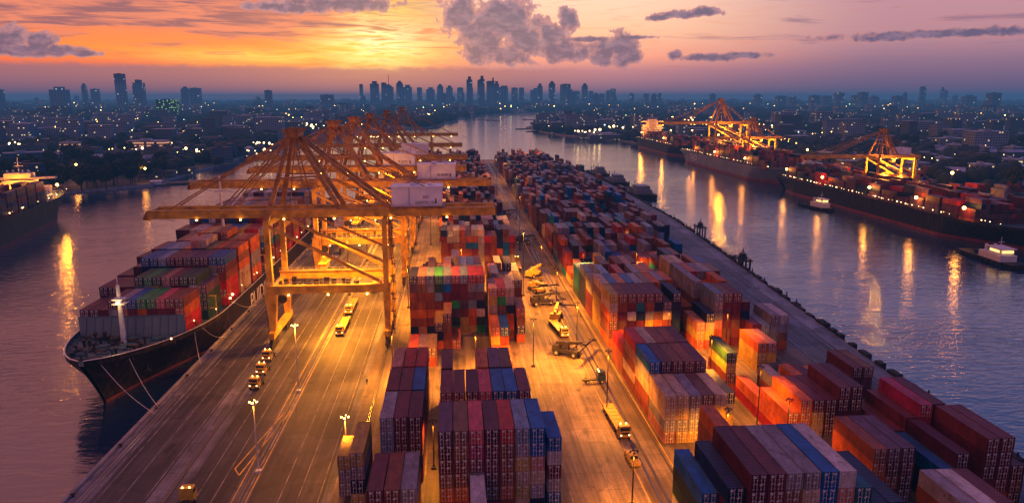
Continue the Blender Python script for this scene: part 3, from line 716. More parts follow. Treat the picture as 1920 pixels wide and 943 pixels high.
    if house:
        h=MB(); h.box(hx-7.2,hx+7.2,-4.1,4.1,HB+3.4,HB+8.8,0)
        for k in range(12): h.box(hx-6.8+k*1.2,hx-6.72+k*1.2,-4.14,-4.1,HB+3.5,HB+8.7,0)
        hs=h.build('machinery_house',M['house'],cr)
        rf=MB(); rf.box(hx-7.5,hx+7.5,-4.4,4.4,HB+8.8,HB+9.1,0)
        for s in (-1,1):
            rf.box(hx-7.3,hx+7.3,s*4.3-.03,s*4.3+.03,HB+9.7,HB+9.76,0)
            for k in range(9): rf.box(hx-7.2+k*1.8-.03,hx-7.2+k*1.8+.03,s*4.3-.03,s*4.3+.03,HB+9.1,HB+9.7,0)
        rf.box(hx-2,hx,-1,1,HB+9.1,HB+9.8,0); rf.box(hx+3,hx+4.4,-1,1,HB+9.1,HB+9.6,0)
        rf.build('roof',M['houseroof'],hs)
        MB().box(hx-8,hx+8,-4.9,4.9,HB+3.05,HB+3.35,0).build('house_deck',d_,hs)
        MB().box(hx-2.3,hx-2.2,-4.2,-4.1,HB+3.5,HB+8.8,0).box(hx+5.2,hx+5.5,-4.2,-4.12,HB+4.2,HB+5.6,0).build('door_seam',M['black'],hs)
        if txt:
            for q,(tt,sz,dz) in enumerate(txt): text(tt,sz,M['black'],hs,(hx+2.6,-4.17,HB+3.4+dz),(R(90),0,0))
    fl=MB()
    P=[(x,s*5.2,HB+.4) for x in (-20,-8,4,18,34,50) for s in (-1,1)]+[(x,-D-1.0,15.4) for x in (5,16,27)]
    for p in P: MB().box(p[0]-.22,p[0]+.22,p[1]-.16,p[1]+.16,p[2]-.25,p[2]+.08,0).build('floodlight',M['lampA'],cr)
    if lights:
        for p,e in (((8,-6,30),15000),((24,-4,27),15000),((16,0,13.5),22000),((16,6,30),10000),((46,0,30),9000)):
            lamp_light(p,e*power*scale*(1.1 if power>3 else 2.4),parent=cr,spot=(0 if power>3 else 150))
    return cr
GR='yellow quay cranes in a row along the left quay'
CR=[]
CR.append(make_crane((XS,211,0),'nearest yellow quay crane, its white machinery house lettered in black, over the lane',GR,[('EKF',1.1,2.6),('GANTRY 1018',1.0,1.1)],hx=41.5,power=1.3))
CR.append(make_crane((XS,281,0),'second quay crane from the front, white machinery house furthest right on its boom',GR,[('4LANKI',1.5,1.6)],hx=45.5,tip=-46,tail=66))
CR.append(make_crane((XS,338,0),'third quay crane from the front, white machinery house furthest left on its boom',GR,[('T JMD 0',1.6,1.8)],hx=27,tip=-40,tail=58))
CR.append(make_crane((XS,402,0),'fourth quay crane from the front, bluish machinery house beside the pink river',GR,[('WWTK',1.2,1.4)],hx=31,tip=-58,tail=60,power=.8))
CR.append(make_crane((XS,505,0),'fifth quay crane, boom tail against the bright river bend',GR,hx=33,tip=-40,tail=58,power=.8,house=False))
CR.append(make_crane((XS,650,0),'farthest quay crane of the left row, small and dark beside the river',GR,hx=33,tip=-30,tail=56,power=.7,house=False))
GR2='ship cranes on the right bank'
make_crane((288,478,0),'large yellow quay crane over the nearest ship on the right bank','cranes along the right bank',hx=24,tip=-62,tail=40,scale=.80,power=3.1,house=True)
make_crane((284,690,0),'amber lit quay crane with a glowing lamp on its apex, right bank','cranes along the right bank',hx=24,tip=-50,tail=44,scale=.83,power=3.05,house=False)
make_crane((286,790,0),'tall orange quay crane behind the lamp topped one, right bank','cranes along the right bank',hx=24,tip=-52,tail=40,scale=1.12,power=3.05,house=False)
make_crane((-345,470,0),'quay crane at the left edge behind the lit ship bridge','cranes on the left bank',hx=24,tip=-20,tail=52,scale=.62,power=1.2,house=False)

# ------------------------------------------------------------------ ships
def make_ship(loc, rz, L, B, label, group, hullm, deckh=8.0, bow_up=1.8, detail=True, towery=None, text_=None, lampn=20, seed=1, tsize=6, txty=60, lit=1.0, smast=None, th=22, funnel=True):
    rs=np.random.RandomState(seed)
    s=empty('container_ship',loc,rz); tag(s,label,'ship',group)
    h=MB(); st=[]
    # stations: (y_deck, halfwidth_deck, y_wl, halfwidth_wl, z_deck)
    for q in np.linspace(0,1,15):
        a=q; yd=(52 if detail else 46)*a**1.15; wd=B/2*math.sin(min(1,a**.78)*math.pi/2)**.95 if a>0 else .6
        yw=9+46*a; ww=B/2*(.02+.98*a**1.25)
        st.append((yd,max(.6,wd),yw,max(.25,ww),deckh+bow_up*(1-a)**1.2))
    st += [(q,B/2,q+3 if q<L*.9 else q,B/2,deckh) for q in (L*.4,L*.7,L*.86)]
    st += [(L*.95,B/2*.98,L*.94,B/2*.82,deckh),(L,B/2*.94,L*.985,B/2*.5,deckh)]
    for side in (-1,1):
        for (a,b_) in zip(st,st[1:]):
            def prof(t):
                yd,wd,yw,ww,z=t
                out=[]
                for f in (0,.12,.24,.5,.8,1.0,):   # 0 at waterline-, 1 at deck
                    w=ww+(wd-ww)*f**1.6; y=yw+(yd-yw)*f**1.2; out.append((side*w,y,WZ-1+(z-WZ+1)*f))
                out.insert(0,(side*ww*.96,yw+1,WZ-4)); out.append((side*wd,yd,z+1.3)); return out
            pa,pb=prof(a),prof(b_)
            for i in range(len(pa)-1):
                q=[pa[i],pb[i],pb[i+1],pa[i+1]]; zc=(pa[i][2]+pa[i+1][2])/2
                h.poly(q if side>0 else q[::-1], 1 if i<=(1 if detail else 2) else 0)
    a=st[-1]; ys=a[0]
    h.poly([(-a[3],a[2],WZ-4),(a[3],a[2],WZ-4),(a[1],ys,deckh+1.3),(-a[1],ys,deckh+1.3)][::-1])
    hull=h.build('hull',[hullm,M['boot']],s)
    d=MB()
    for a,b_ in zip(st,st[1:]):
        d.poly([(-a[1]+.05,a[0]+.05,a[4]),(a[1]-.05,a[0]+.05,a[4]),(b_[1]-.05,b_[0],b_[4]),(-b_[1]+.05,b_[0],b_[4])])
    d.build('deck',M['deck'],s)
    rim=MB()
    for side in (-1,1):
        for a,b_ in zip(st,st[1:]):
            rim.beam((side*a[1],a[0],a[4]+1.36),(side*b_[1],b_[0],b_[4]+1.36),.3,.12)
    rim.build('gunwale_rail',M['rod'] if detail else M['steel'],s)
    if detail:
        bw=MB(); w=B/2-3.4   # breakwater: bluish plate across the foredeck
        bw.hull8([(-w,28.0,deckh),(w,28.0,deckh),(w,28.4,deckh),(-w,28.4,deckh),(-w-1.2,30.0,deckh+6.2),(w-1.0,30.0,deckh+6.2),(w-1.0,30.4,deckh+6.2),(-w-1.2,30.4,deckh+6.2)])
        bw.build('breakwater',M['bwater'],s)
        rbm=MB()
        for q in range(13):
            x=-w+1+q*(2*w-2)/12; rbm.beam((x,27.7,deckh),(x,29.7,deckh+6.0),.12,.35)
        rbm.box(-w-.9,w-.7,29.8,30.3,deckh+6.2,deckh+6.35,0); rbm.build('breakwater_rib',M['bwater'],s)
        for (ya,yb,zz) in ((3,-9,8.6),(9,-6,8.3),(30,22,6.8),(34,44,6.6),(60,78,6.6)):
            ro=MB(); P0=Vector((B/2*math.sin(min(1,(ya/46)**.87*1.0)*math.pi/2) if ya<46 else B/2,ya,zz)); P1=Vector((18.9,yb,.6)); pp=P0
            for q in range(1,9):
                t_=q/8; pn=P0.lerp(P1,t_)+Vector((0,0,-1.2*math.sin(t_*math.pi))); ro.cyl(pp,pn,.06,n=4,cap=False); pp=pn
            ro.build('mooring_rope',M['rod'],s)
        fmm=MB(); fmm.cyl((0,22,deckh),(0,22,deckh+17),.75,.45,10); fmm.beam((0,22,deckh+13.2),(0,22,deckh+13.5),2.6,2.6); fmm.box(-1.6,1.6,20.9,23.1,deckh+12,deckh+12.2)
        fmm.cyl((0,22,deckh+17),(0,22,deckh+19),.12,n=5); mast=fmm.build('foremast',M['white'],s)
        MB().box(-.4,.4,20.8,21.1,deckh+12.3,deckh+12.7,0).build('mast_lamp',M['lampW'],mast)
        lamp_light((0,19.6,deckh+12.5),500,(1,.6,.2),.4,s)
        for k in range(88):
            y=6+rs.rand()*20.5; w=B/2*math.sin(min(1,(y/46)**.63)*math.pi/2)*.78; x=(rs.rand()*2-1)*w; z=deckh+1.6*(1-y/46)
            g=MB(); t=rs.rand()
            if t<.35:
                g.cyl((x-1,y,z+.9),(x+1,y,z+.9),.7,n=8); g.box(x-1.3,x-1.05,y-.7,y+.7,z,z+1.5,0); g.box(x+1.05,x+1.3,y-.7,y+.7,z,z+1.5,0); nm='winch'
            elif t<.7:
                g.cyl((x-.5,y,z),(x-.5,y,z+1.1),.3,n=8); g.cyl((x+.5,y,z),(x+.5,y,z+1.1),.3,n=8); g.box(x-.9,x+.9,y-.3,y+.3,z,z+.2,0); nm='mooring_bitt'
            else:
                g.cyl((x,y,z),(x,y,z+2+rs.rand()),.35,.3,n=7); g.ball((x,y,z+2.6),.6); nm='ventilator'
            g.build(nm,M['deck'] if rs.rand()<.5 else M['steel'],s)
        rb=MB()
        for side in (-1,1):
            for a,b_ in zip(st[:12],st[1:12]):
                for q in (.0,.5):
                    xx=side*(a[1]+(b_[1]-a[1])*q); yy=a[0]+(b_[0]-a[0])*q; zz=a[4]; rb.beam((xx*.99,yy+.1,zz+1.2),(xx*.9,yy+1.6,zz),.15,.15)
        rb.build('bulwark_stay',M['bwater'],s)
        for side in (-1,1):
            an=MB(); X0=side*6.6; an.box(X0-.25,X0+.25,18.6,19.0,.2,2.4,0); an.box(X0-.8,X0+.8,18.4,18.9,.1,.6,0); an.build('anchor',M['steel'],s)
    # lashing bridges between bays
    lb=MB()
    y0=47 if detail else 30
    for y in np.arange(y0-.2,L*.82,14.2):
        for x in np.linspace(-B/2+1.2,B/2-1.2,9): lb.box(x-.12,x+.12,y-.1,y+.1,deckh,deckh+7,0)
        lb.box(-B/2+1,B/2-1,y-.4,y+.4,deckh+3.2,deckh+3.35,0); lb.box(-B/2+1,B/2-1,y-.4,y+.4,deckh+6.9,deckh+7.05,0)
    lb.build('lashing_bridge',M['crane'] if detail else M['steel'],s)
    lp=MB()
    for k in range(lampn):
        y=L*(.06+.9*(k+.95*rs.rand())/lampn); side=1 if rz==0 and loc[0]<0 else -1
        w=B/2-.7 if y>46 else B/2*.8
        lp.box(side*w-.12,side*w+.12,y-.12,y+.12,deckh+1.3,deckh+2.6,1); lp.ball((side*(w-1.5*rs.rand()),y,deckh+2.9),.14+.26*rs.rand()**2,0)
    if lampn: lp.build('deck_lamp',[M['lampW'],M['steel']],s)
    if towery is not None:
        t=MB(); y=towery
        dk=deckh; deckh=deckh+th-22; t.box(-B/2+3,B/2-3,y,y+11,dk,deckh+22,0); t.box(-8,8,y-1,y+9,deckh+22,deckh+26,0)
        t.box(-B/2-.5,B/2+.5,y-.5,y+3,deckh+26,deckh+27.2,0); t.box(-7,7,y,y+8,deckh+27.2,deckh+30,0)
        for lv in range(int(th/2.6)): t.box(-B/2+2.6,B/2-2.6,y-.4,y-.02,dk+2.6*lv+2.3,dk+2.6*lv+2.5,0); t.box(-B/2+2.6,B/2-2.6,y+11.02,y+11.4,dk+2.6*lv+2.3,dk+2.6*lv+2.5,0)
        sp=t.build('superstructure',M['superw'],s)
        w=MB()
        for lv in range(8):
            for k in range(12):
                if rs.rand()<.4 and 2.2+lv*2.6>22-th+1:
                    x=-B/2+4.2+k*(B-8.4)/11.5; w.box(x-.5,x+.5,y-.06,y-.01,deckh+2.2+lv*2.6,deckh+3.2+lv*2.6,0); w.box(x-.5,x+.5,y+11.01,y+11.06,deckh+2.2+lv*2.6,deckh+3.2+lv*2.6,0)
        for k in range(7):
            for sd in (-1,1): w.box(sd*(B/2-3)+(0.01 if sd>0 else -.06),sd*(B/2-3)+(.06 if sd>0 else -.01),y+1+k*1.4,y+1.7+k*1.4,deckh+16.2,deckh+17.2,0)
        w.build('window',M['winlit'],sp)
        f=MB(); f.box(-3.5,3.5,y+15,y+23,dk,deckh+27,0,tx=.4,ty=.6); f.cyl((-1,y+19,deckh+27),(-1,y+19,deckh+29),.6,n=8); f.build('funnel',M['hullgrey'],s) if funnel else [lamp_light((q,y+19,dk+9),16000,parent=s) for q in (-13,0,13)]
        mm=MB(); mm.cyl((0,y+4,deckh+30),(0,y+4,deckh+39),.4,.2,8); mm.box(-2.5,2.5,y+3.8,y+4.2,deckh+34,deckh+34.4,0); mm.box(-1.6,1.6,y+3.6,y+4.4,deckh+36,deckh+36.3,0)
        for q in (-5,-2,3,6): mm.ball((q,y+4,deckh+31.2),.7)
        mm.build('radar_mast',M['white'],sp)
        lamp_light((-B/2+1,y-6,deckh+24),9000*lit,parent=s); lamp_light((B/2-1,y-6,deckh+24),9000*lit,parent=s); lamp_light((0,y+17,deckh+26),9000*lit,parent=s)
    if smast:
        mm=MB(); mm.cyl((0,smast,deckh),(0,smast,deckh+36),.7,.4,8); mm.box(-2,2,smast-.5,smast+.5,deckh+30,deckh+30.4,0); mm.build('signal_mast',M['white'],s)
    if text_:
        sd,tx,ty=text_[1],text_[0],txty
        text(tx,tsize,M['white'],s,(sd*(B/2+.12),ty,deckh-4.2),(R(90),0,R(90) if sd>0 else R(-90)),'hull_lettering')
    return s
make_ship((SX+.8,166.0,0),0,303,34.5,'large black hulled container ship moored at the left quay, bow towards viewer','container ships',M['hull'],5.5,3.2,True,None,('PUIDIU',1),26,3,8,90,smast=110)
make_ship((282.5,314,0),0,262,38,'nearest container ship on the right bank, long black hull with red waterline','container ships',M['hull'],6,1.0,False,None,None,60,5,lit=.8)
make_ship((288,590,0),0,262,38,'grey hulled container ship with white letters, second along the right bank','container ships',M['hullgrey'],8,2.5,False,None,('TAJOI',-1),40,6,9,208,lit=.8)
make_ship((297,885,0),0,230,34,'farthest container ship on the right bank, tall lit bridge tower at its end','container ships',M['hull'],8,2.0,False,190,None,22,8,lit=1.6)
make_ship((-268,500,0),R(191),250,36,'dark container ship at the left bank, its bridge lit orange, bow to the right','container ships',M['hull'],9,3,False,46,None,24,9,lit=1.6,th=9,funnel=False)

def make_boat(loc,rz,L,label,group,kind=0,nm='tugboat',cat='boat'):
    s=empty(nm,loc,rz); tag(s,label,cat,group); B=L*.3; z=1.8 if kind==0 else 1.0
    h=MB(); st=[(0,.1),(L*.06,B*.25),(L*.18,B*.42),(L*.4,B*.5),(L*.85,B*.48),(L,B*.38)]
    for sd in (-1,1):
        for (ya,wa),(yb,wb) in zip(st,st[1:]):
            q=[(sd*wa*.8,ya+L*.03*(ya<1),-1),(sd*wb*.8,yb,-1),(sd*wb,yb,z),(sd*wa,ya,z+.8*(ya<1))]; h.poly(q if sd>0 else q[::-1])
    h.poly([(-st[-1][1]*.8,L,-1),(-st[-1][1],L,z),(st[-1][1],L,z),(st[-1][1]*.8,L,-1)])
    for (ya,wa),(yb,wb) in zip(st,st[1:]): h.poly([(-wa,ya,z-.3),(wa,ya,z-.3),(wb,yb,z-.3),(-wb,yb,z-.3)],0)
    h.build('hull',M['hull'] if kind==0 else M['hullgrey'],s)
    if kind==0:
        c=MB(); c.box(-B*.3,B*.3,L*.25,L*.62,z-.3,z+2.6,0); c.box(-B*.24,B*.24,L*.28,L*.48,z+2.6,z+5.2,0,ty=.2); c.box(-B*.3,B*.3,L*.26,L*.5,z+5.2,z+5.5,0)
        w=c.build('wheelhouse',M['white'],s); MB().box(-B*.2,B*.2,L*.27,L*.275,z+3.5,z+4.6,0).box(-B*.25,-B*.243,L*.3,L*.46,z+3.5,z+4.6,0).build('window',M['winlit'],w)
        for sd in (-1,1): MB().cyl((sd*B*.16,L*.56,z+2.6),(sd*B*.16,L*.56,z+5.6),.7,n=8).build('funnel',M['white'],s)
        m=MB(); m.cyl((0,L*.4,z+5.5),(0,L*.4,z+10),.2,.1,6); m.box(-1.4,1.4,L*.4-.1,L*.4+.1,z+7.6,z+7.8,0); m.build('mast',M['white'],s)
        for k in range(9):
            y=L*.2+k*L*.09
            for sd in (-1,1): MB().cyl((sd*B*.47,y,z-.8),(sd*(B*.5+.3),y,z-.8),.55,n=8).build('tyre_fender',M['tyre'],s)
        g=MB(); g.cyl((-1.4,L*.78,z+.6),(1.4,L*.78,z+.6),.8,n=8); g.build('towing_winch',M['steel'],s)
    else:
        c=MB(); c.box(-B*.35,B*.35,L*.75,L*.93,z-.3,z+2.6,0); c.box(-B*.4,B*.4,L*.73,L*.95,z+2.6,z+2.8,0); c.build('cabin',M['white'],s)
        c=MB(); c.box(-B*.38,B*.38,L*.12,L*.68,z-.3,z+.7,0,tx=.5); c.build('hold_cover',M['steel'],s)
        m=MB(); m.cyl((0,L*.7,z),(0,L*.7,z+6),.15,.1,5); m.build('mast',M['white'],s)
    return s
make_boat((249,452,WZ),R(8),34,'white and black tugboat alongside the nearest right bank ship','working boats')
make_boat((247,287,WZ),R(-5),42,'white decked workboat cut by the right edge of the picture','working boats')
make_boat((119.5,383,WZ),0,16,'small dark workboat moored midway along the right quay','working boats') if False else None
bp=[(-214,634,38,1,60,'slim dark barge moored below the trees on the left bank','left'),]
make_boat((-222,655,WZ),R(110),44,'slim dark barge moored below the trees on the left bank','barges',1,'river_barge','barge')
for i,(x,Y,rz,L) in enumerate(((925,2500,80,60),(938,2350,85,50),(992,3050,95,110),(1003,2450,100,45),(880,2750,70,40),(965,1720,-60,70),(985,1600,-75,60))):
    p=bearing(x,Y,WZ)
    make_boat(p,R(rz),L,['small dark barge in mid river near the bend','barge just below the leftmost one at the river bend','long low barge farthest up the river','barge off the right bank near the bend','tiny boat close to the left shore of the bend','barge moored off the wooded point','second barge behind the one off the wooded point'][i],'barges',1,'river_barge','barge')
make_boat((131.5,395,WZ),0,34,'dark barge with raised deckhouse moored beside the right quay','barges',1,'river_barge','barge') if False else None
for y,l in ((430,'first'),(520,'second')):
    pass
def mooring_platform(loc,label,s=1):
    o=empty('mooring_platform',loc); tag(o,label,'mooring platform')
    b=MB()
    for x in (0,3*s):
        for y in (0,4*s,8*s): b.cyl((x,y,-6),(x,y,2.2*s),.4*s,n=7)
    b.build('pile',M['rubber'],o); b=MB(); b.box(-.8*s,3.8*s,-.8*s,8.8*s,1.2*s,1.7*s,0); b.build('deck',M['steel'],o)
    b=MB(); b.cyl((1.5*s,4*s,1.7*s),(1.5*s,4*s,6*s),.25*s,.15*s,6); b.box(.4*s,2.6*s,3*s,5*s,1.7*s,3.6*s,0); b.beam((1.5*s,0,1.7*s),(1.5*s,4*s,5*s),.2*s,.2*s); b.beam((1.5*s,8*s,1.7*s),(1.5*s,4*s,5*s),.2*s,.2*s); b.build('beacon_frame',M['steel'],o)
mooring_platform((122.5,292,0),'dark mooring platform with frame beside the right quay',1.1)
mooring_platform((131,372,0),'smaller dark mooring platform farther up the right quay',1.0)
for i,(x,y,l,w,hh) in enumerate(((133,520,52,16,5),(131,590,45,14,6),(128,650,40,13,7))):
    o=empty('moored_barge',(x,y,WZ)); tag(o,['dark flat barge moored at the right quay, nearest of three','middle of three dark barges moored at the right quay','farthest of three dark barges moored at the right quay'][i],'barge','dark barges at the right quay')
    MB().box(0,w,0,l,-1,hh-1.5,0,tx=-.6,ty=-.8).build('hull',M['hull'],o)
    b=MB().box(2,w-2,l*.1,l*.5,hh-1.5,hh+1.5,0).box(3,w-3,l*.15,l*.4,hh+1.5,hh+4,0); b.build('deckhouse',M['hullgrey'],o)
    b=MB()
    for k in range(5): b.cyl((2+k*2.2,l*.7,hh-1.5),(2+k*2.2,l*.72,hh+3+2*(k%2)),.3,n=6)
    b.build('deck_gear',M['steel'],o)

# ------------------------------------------------------------------ lamp masts
def mast(loc,h,label,power,heads=2,col=(1,.31,.018),vis=True,spot=152):
    o=empty('lamp_mast',loc); tag(o,label,'lamp mast','tall lamp masts in the yard')
    MB().cyl((0,0,0),(0,0,h),.16,.09,8).box(-.5,.5,-.5,.5,0,.5,0).build('pole',M['steel'] if not vis else M['rod'],o)
    b=MB(); b.box(-.7,.7,-.06,.06,h,h+.12,0); b.box(-.06,.06,-.7,.7,h+.12,h+.22,0); b.build('crossarm',M['steel'],o)
    for k in range(4):
        a=(.65,0,-.65,0)[k]; c=(0,.65,0,-.65)[k]
        e=.16; f=MB(); f.hull8([(a-e,c-e,h-.2),(a+e,c-e,h-.2),(a+e,c+e,h-.2),(a-e,c+e,h-.2),(a-.1,c-.1,h+.0),(a+.1,c-.1,h+.0),(a+.1,c+.1,h+.0),(a-.1,c+.1,h+.0)]); f.build('lamp_head',M['lampA'] if vis else M['steel'],o)
    lamp_light((0,0,h-.9),power,col,.4,o,spot=spot)
mast((-38.3,129.3,0),14.5,'lit lamp mast on the quay lane, starburst lamp, nearest on the left',4800)
mast((-38.7,168,0),17,'lamp mast just before the nearest crane on the lane line',15000,spot=0)
mast((-38.7,256,0),20,'lamp mast on the lane line between the first and second quay cranes',40000,spot=0,vis=False)
mast((-38.7,312,0),20,'lamp mast on the lane line between the second and third quay cranes',36000,spot=0,vis=False)
mast((-21.5,129,0),11,'lamp mast with small glowing lamp left of the yellow topped stack',8000)
MS=[(-4.9,128,15,9000,'in the alley between the two front container blocks'),(-16.6,176,18,24000,'behind the front left block facing the crane legs'),
(4.5,172,19,36000,'in the open lit bay behind the front centre block'),(20,180,20,24000,'on the right of the central block beside the aisle'),
(24,250,24,42000,'at the aisle beside the second row of the central block'),(-16.4,238,22,34000,'left of the central block between crane and stacks'),
(33.5,150,22.5,20000,'in the straight lane beside the cream topped corner block'),(33,188,22.8,36000,'in the straight lane at the back of the corner block'),
(33,228,22.8,36000,'in the straight lane beside the wide middle right block'),(33,270,22.8,30000,'in the straight lane at the orange topped block'),
(61.2,161,21,15000,'in the bright alley left of the green topped stack'),(63.9,139,22,7000,'in the bright alley by the navy stack'),
(57.5,184,21,15000,'behind the cream topped corner block near the red container'),(72.8,181,21,14000,'beside the yellow pair near the right road'),
(63.6,125,20,3000,'between the orange and maroon row and the foreground block'),(67,257,22,13000,'in the gap before the orange topped block'),
(47,257,22,12000,'before the left part of the orange topped block'),(2,268,22,46000,'in the open ground behind the central block'),
(-20,300,24,46000,'left of the stacks behind the central block'),(30,330,26,28000,'at the far end of the aisle'),(-12,345,24,50000,'behind the second central block'),
(-10,420,26,60000,'among the far central stacks, left side'),(36,420,26,26000,'far up the aisle among dark stacks'),(30,520,28,60000,'far beyond the aisle near the river'),
(-36,500,26,60000,'beside the far cranes'),(40,640,28,70000,'near the end of the dock'),(80,760,28,90000,'at the bright tip of the dock'),(60,800,24,70000,'last one on the dock tip'),
(52,126,17,16000,'in front of the cream topped corner block'),(-1.5,98.5,12,6000,'at the foot of the front centre block'),(-6,92,14,7000,'at the lower edge between the front blocks'),(30,112,16,10000,'beside the lower end of the aisle'),(82,314,22,9000,'among the right stacks before the far road')]
for x,y,h,p,l in MS: mast((x,y,0),h*.66 if h<23 else h,'lamp mast '+l,p*(1.75 if y<300 else .6),vis=False)
# small reddish floods low on the containers around the corner block
# right bank lamps
for i,(x,y,h,p) in enumerate(((262,330,14,0),)): pass
def bank_lamp(x,y,h,p,label,z=0,col=(1,.30,.04)):
    o=empty('flood_lamp',(x,y,z)); tag(o,label,'flood lamp','flood lamps by the ships')
    MB().cyl((0,0,0),(0,0,h),.25,.15,6).build('pole',M['steel'],o); MB().ball((0,0,h+.7),.9).build('lamp_globe',M['lampA'],o)
    lamp_light((-1.6,-1.6,h+.6),p*.16,col,1.2,o)
for i,(x,y,h,p) in enumerate(((264.6,352,9,26000),(264.6,392,9,26000),(264.8,440,9,20000),(264.6,500,9,22000),(266,560,9,20000),(270,655,10,28000),(270,735,10,28000),(272,800,10,28000),(281,960,12,40000),(281,1075,14,52000),(305,420,24,26000),(305,540,24,30000),(312,620,24,30000),(312,720,26,36000),(312,840,26,40000),(320,960,26,50000),(330,1090,20,60000))):
    bank_lamp(x,y,h,p,'%s amber flood lamp along the right bank ships, counted from the right'%ordn(i) if i<10 else 'amber flood lamp on a tall pole on the right quay, %s from the right'%ordn(i-10),z=4 if i<10 else 0)
bank_lamp(-252,478,7,42000,'orange flood lamp at the bow of the left bank ship',8)
bank_lamp(-268,650,9,16000,'orange flood lamp at the left bank beyond the bow')
bank_lamp(-330,660,12,16000,'orange flood lamp among left bank trees')

# ------------------------------------------------------------------ vehicles
def wheel_set(o,pts,r=.5,w=.35):
    for x,y in pts:
        t=MB(); t.cyl((x-w/2,y,r),(x+w/2,y,r),r,n=12); wo=t.build('wheel',M['tyre'],o)
        MB().cyl((x-w/2-.02,y,r),(x+w/2+.02,y,r),r*.5,n=8).build('rim',M['rod'],wo)
def tractor(loc,rz,label,cm,nm='terminal_truck',trailer=True,load=None,grp='terminal trucks'):
    o=empty(nm,loc,rz); tag(o,label,'truck',grp)
    MB().box(-.5,.5,-3,2.6,.7,1.0,0).build('chassis',M['steel'],o)
    c=MB(); c.box(-1.2,1.2,-3.2,-1.2,.8,2.2,0); c.box(-1.2,1.2,-3.0,-1.2,2.2,3.1,0,tx=.1,ty=.15); cb=c.build('cab',cm,o)
    MB().box(-1.0,1.0,-3.10,-3.06,2.1,2.85,0).build('windscreen',M['glass'],cb)
    MB().box(-1.24,-1.2,-2.7,-1.5,2.1,2.8,0).box(1.2,1.24,-2.7,-1.5,2.1,2.8,0).build('window',M['glass'],cb)
    wheel_set(o,[(-1,-2.3),(1,-2.3),(-1,1.4),(1,1.4)])
    for q in (-.85,.85): MB().box(q-.14,q+.14,-3.25,-3.2,1.2,1.42,0).build('headlight',M['lampW'],o)
    for q in (-.6,.6): MB().cyl((q,-1.5,3.1),(q,-1.5,3.3),.12,n=6).build('beacon',M['lampA'],o)
    MB().box(-.9,.9,-3.24,-3.2,1.5,1.9,0).build('grille',M['steel'],o)
    if trailer:
        t=MB(); t.box(-1.25,1.25,-.6,12.4,1.25,1.5,0); t.box(-1.25,-1.05,-.6,12.4,1.5,1.62,0); t.box(1.05,1.25,-.6,12.4,1.5,1.62,0); 
        for k in range(7): t.box(-1.05,1.05,.2+k*1.9,.4+k*1.9,1.5,1.58,0)
        t.build('trailer_bed',cm if load!='dark' else M['steel'],o); wheel_set(o,[(-1,9.4),(1,9.4),(-1,10.9),(1,10.9)])
        for q in (-1,1): MB().box(q-.12,q+.12,12.4,12.45,1.25,1.45,0).build('tail_light',M['lampR'],o)
    return o
tractor((-49.6,172.5,0),R(-4),'yellow flatbed truck on the crane lane, lowest of the three under the crane edge',M['yellow'],trailer=False)
tractor((-50.4,182,0),R(-4),'short yellow truck just ahead of the lowest one on the crane lane',M['yellow'],trailer=False)
tractor((-51.4,192,0),R(-4),'short yellow truck beside the sea leg of the nearest crane',M['yellow'],trailer=False)
tractor((-35.2,212,0),0,'yellow truck with long empty trailer beneath the nearest crane',M['yellow'])
tractor((-35.6,234,0),0,'yellow truck and trailer behind the one beneath the nearest crane',M['yellow'])
tractor((-47.9,117.5,0),R(180),'yellow truck cut by the lower edge on the left lane',M['yellow'],trailer=False)
tractor((34.4,139.5,0),R(2),'yellow truck with long trailer parked beside the dark rails',M['yellow'])
tractor((33.6,168,0),R(92),'navy truck turned across the aisle, shown by its dark cab',M['navy'],trailer=False)
tractor((-11,266,0),R(90),'small blue truck on open ground left of the central block',M['navy'],trailer=False)
def pickup(loc,rz,label,cm):
    o=empty('pickup_truck',loc,rz); tag(o,label,'pickup')
    b=MB(); b.box(-.95,.95,-2.6,2.6,.5,1.15,0); b.box(-.88,.88,-1.1,.9,1.15,1.85,0,tx=.12,ty=.3); b.box(-.95,-.85,.9,2.6,1.15,1.4,0); b.box(.85,.95,.9,2.6,1.15,1.4,0); bd=b.build('body',cm,o)
    MB().hull8([(-.8,-1.08,1.2),(.8,-1.08,1.2),(.8,-1.04,1.2),(-.8,-1.04,1.2),(-.72,-.86,1.75),(.72,-.86,1.75),(.72,-.82,1.75),(-.72,-.82,1.75)]).build('windscreen',M['glass'],bd)
    for s in (-.7,.7): MB().box(s-.15,s+.15,-2.64,-2.6,.8,1.0,0).build('headlight',M['rod'],bd)
    wheel_set(o,[(-.85,-1.7),(.85,-1.7),(-.85,1.6),(.85,1.6)],.38,.28)
pickup((33.9,127.5,0),R(3),'yellow pickup on the aisle just below the parked long trailer',M['yellow'])
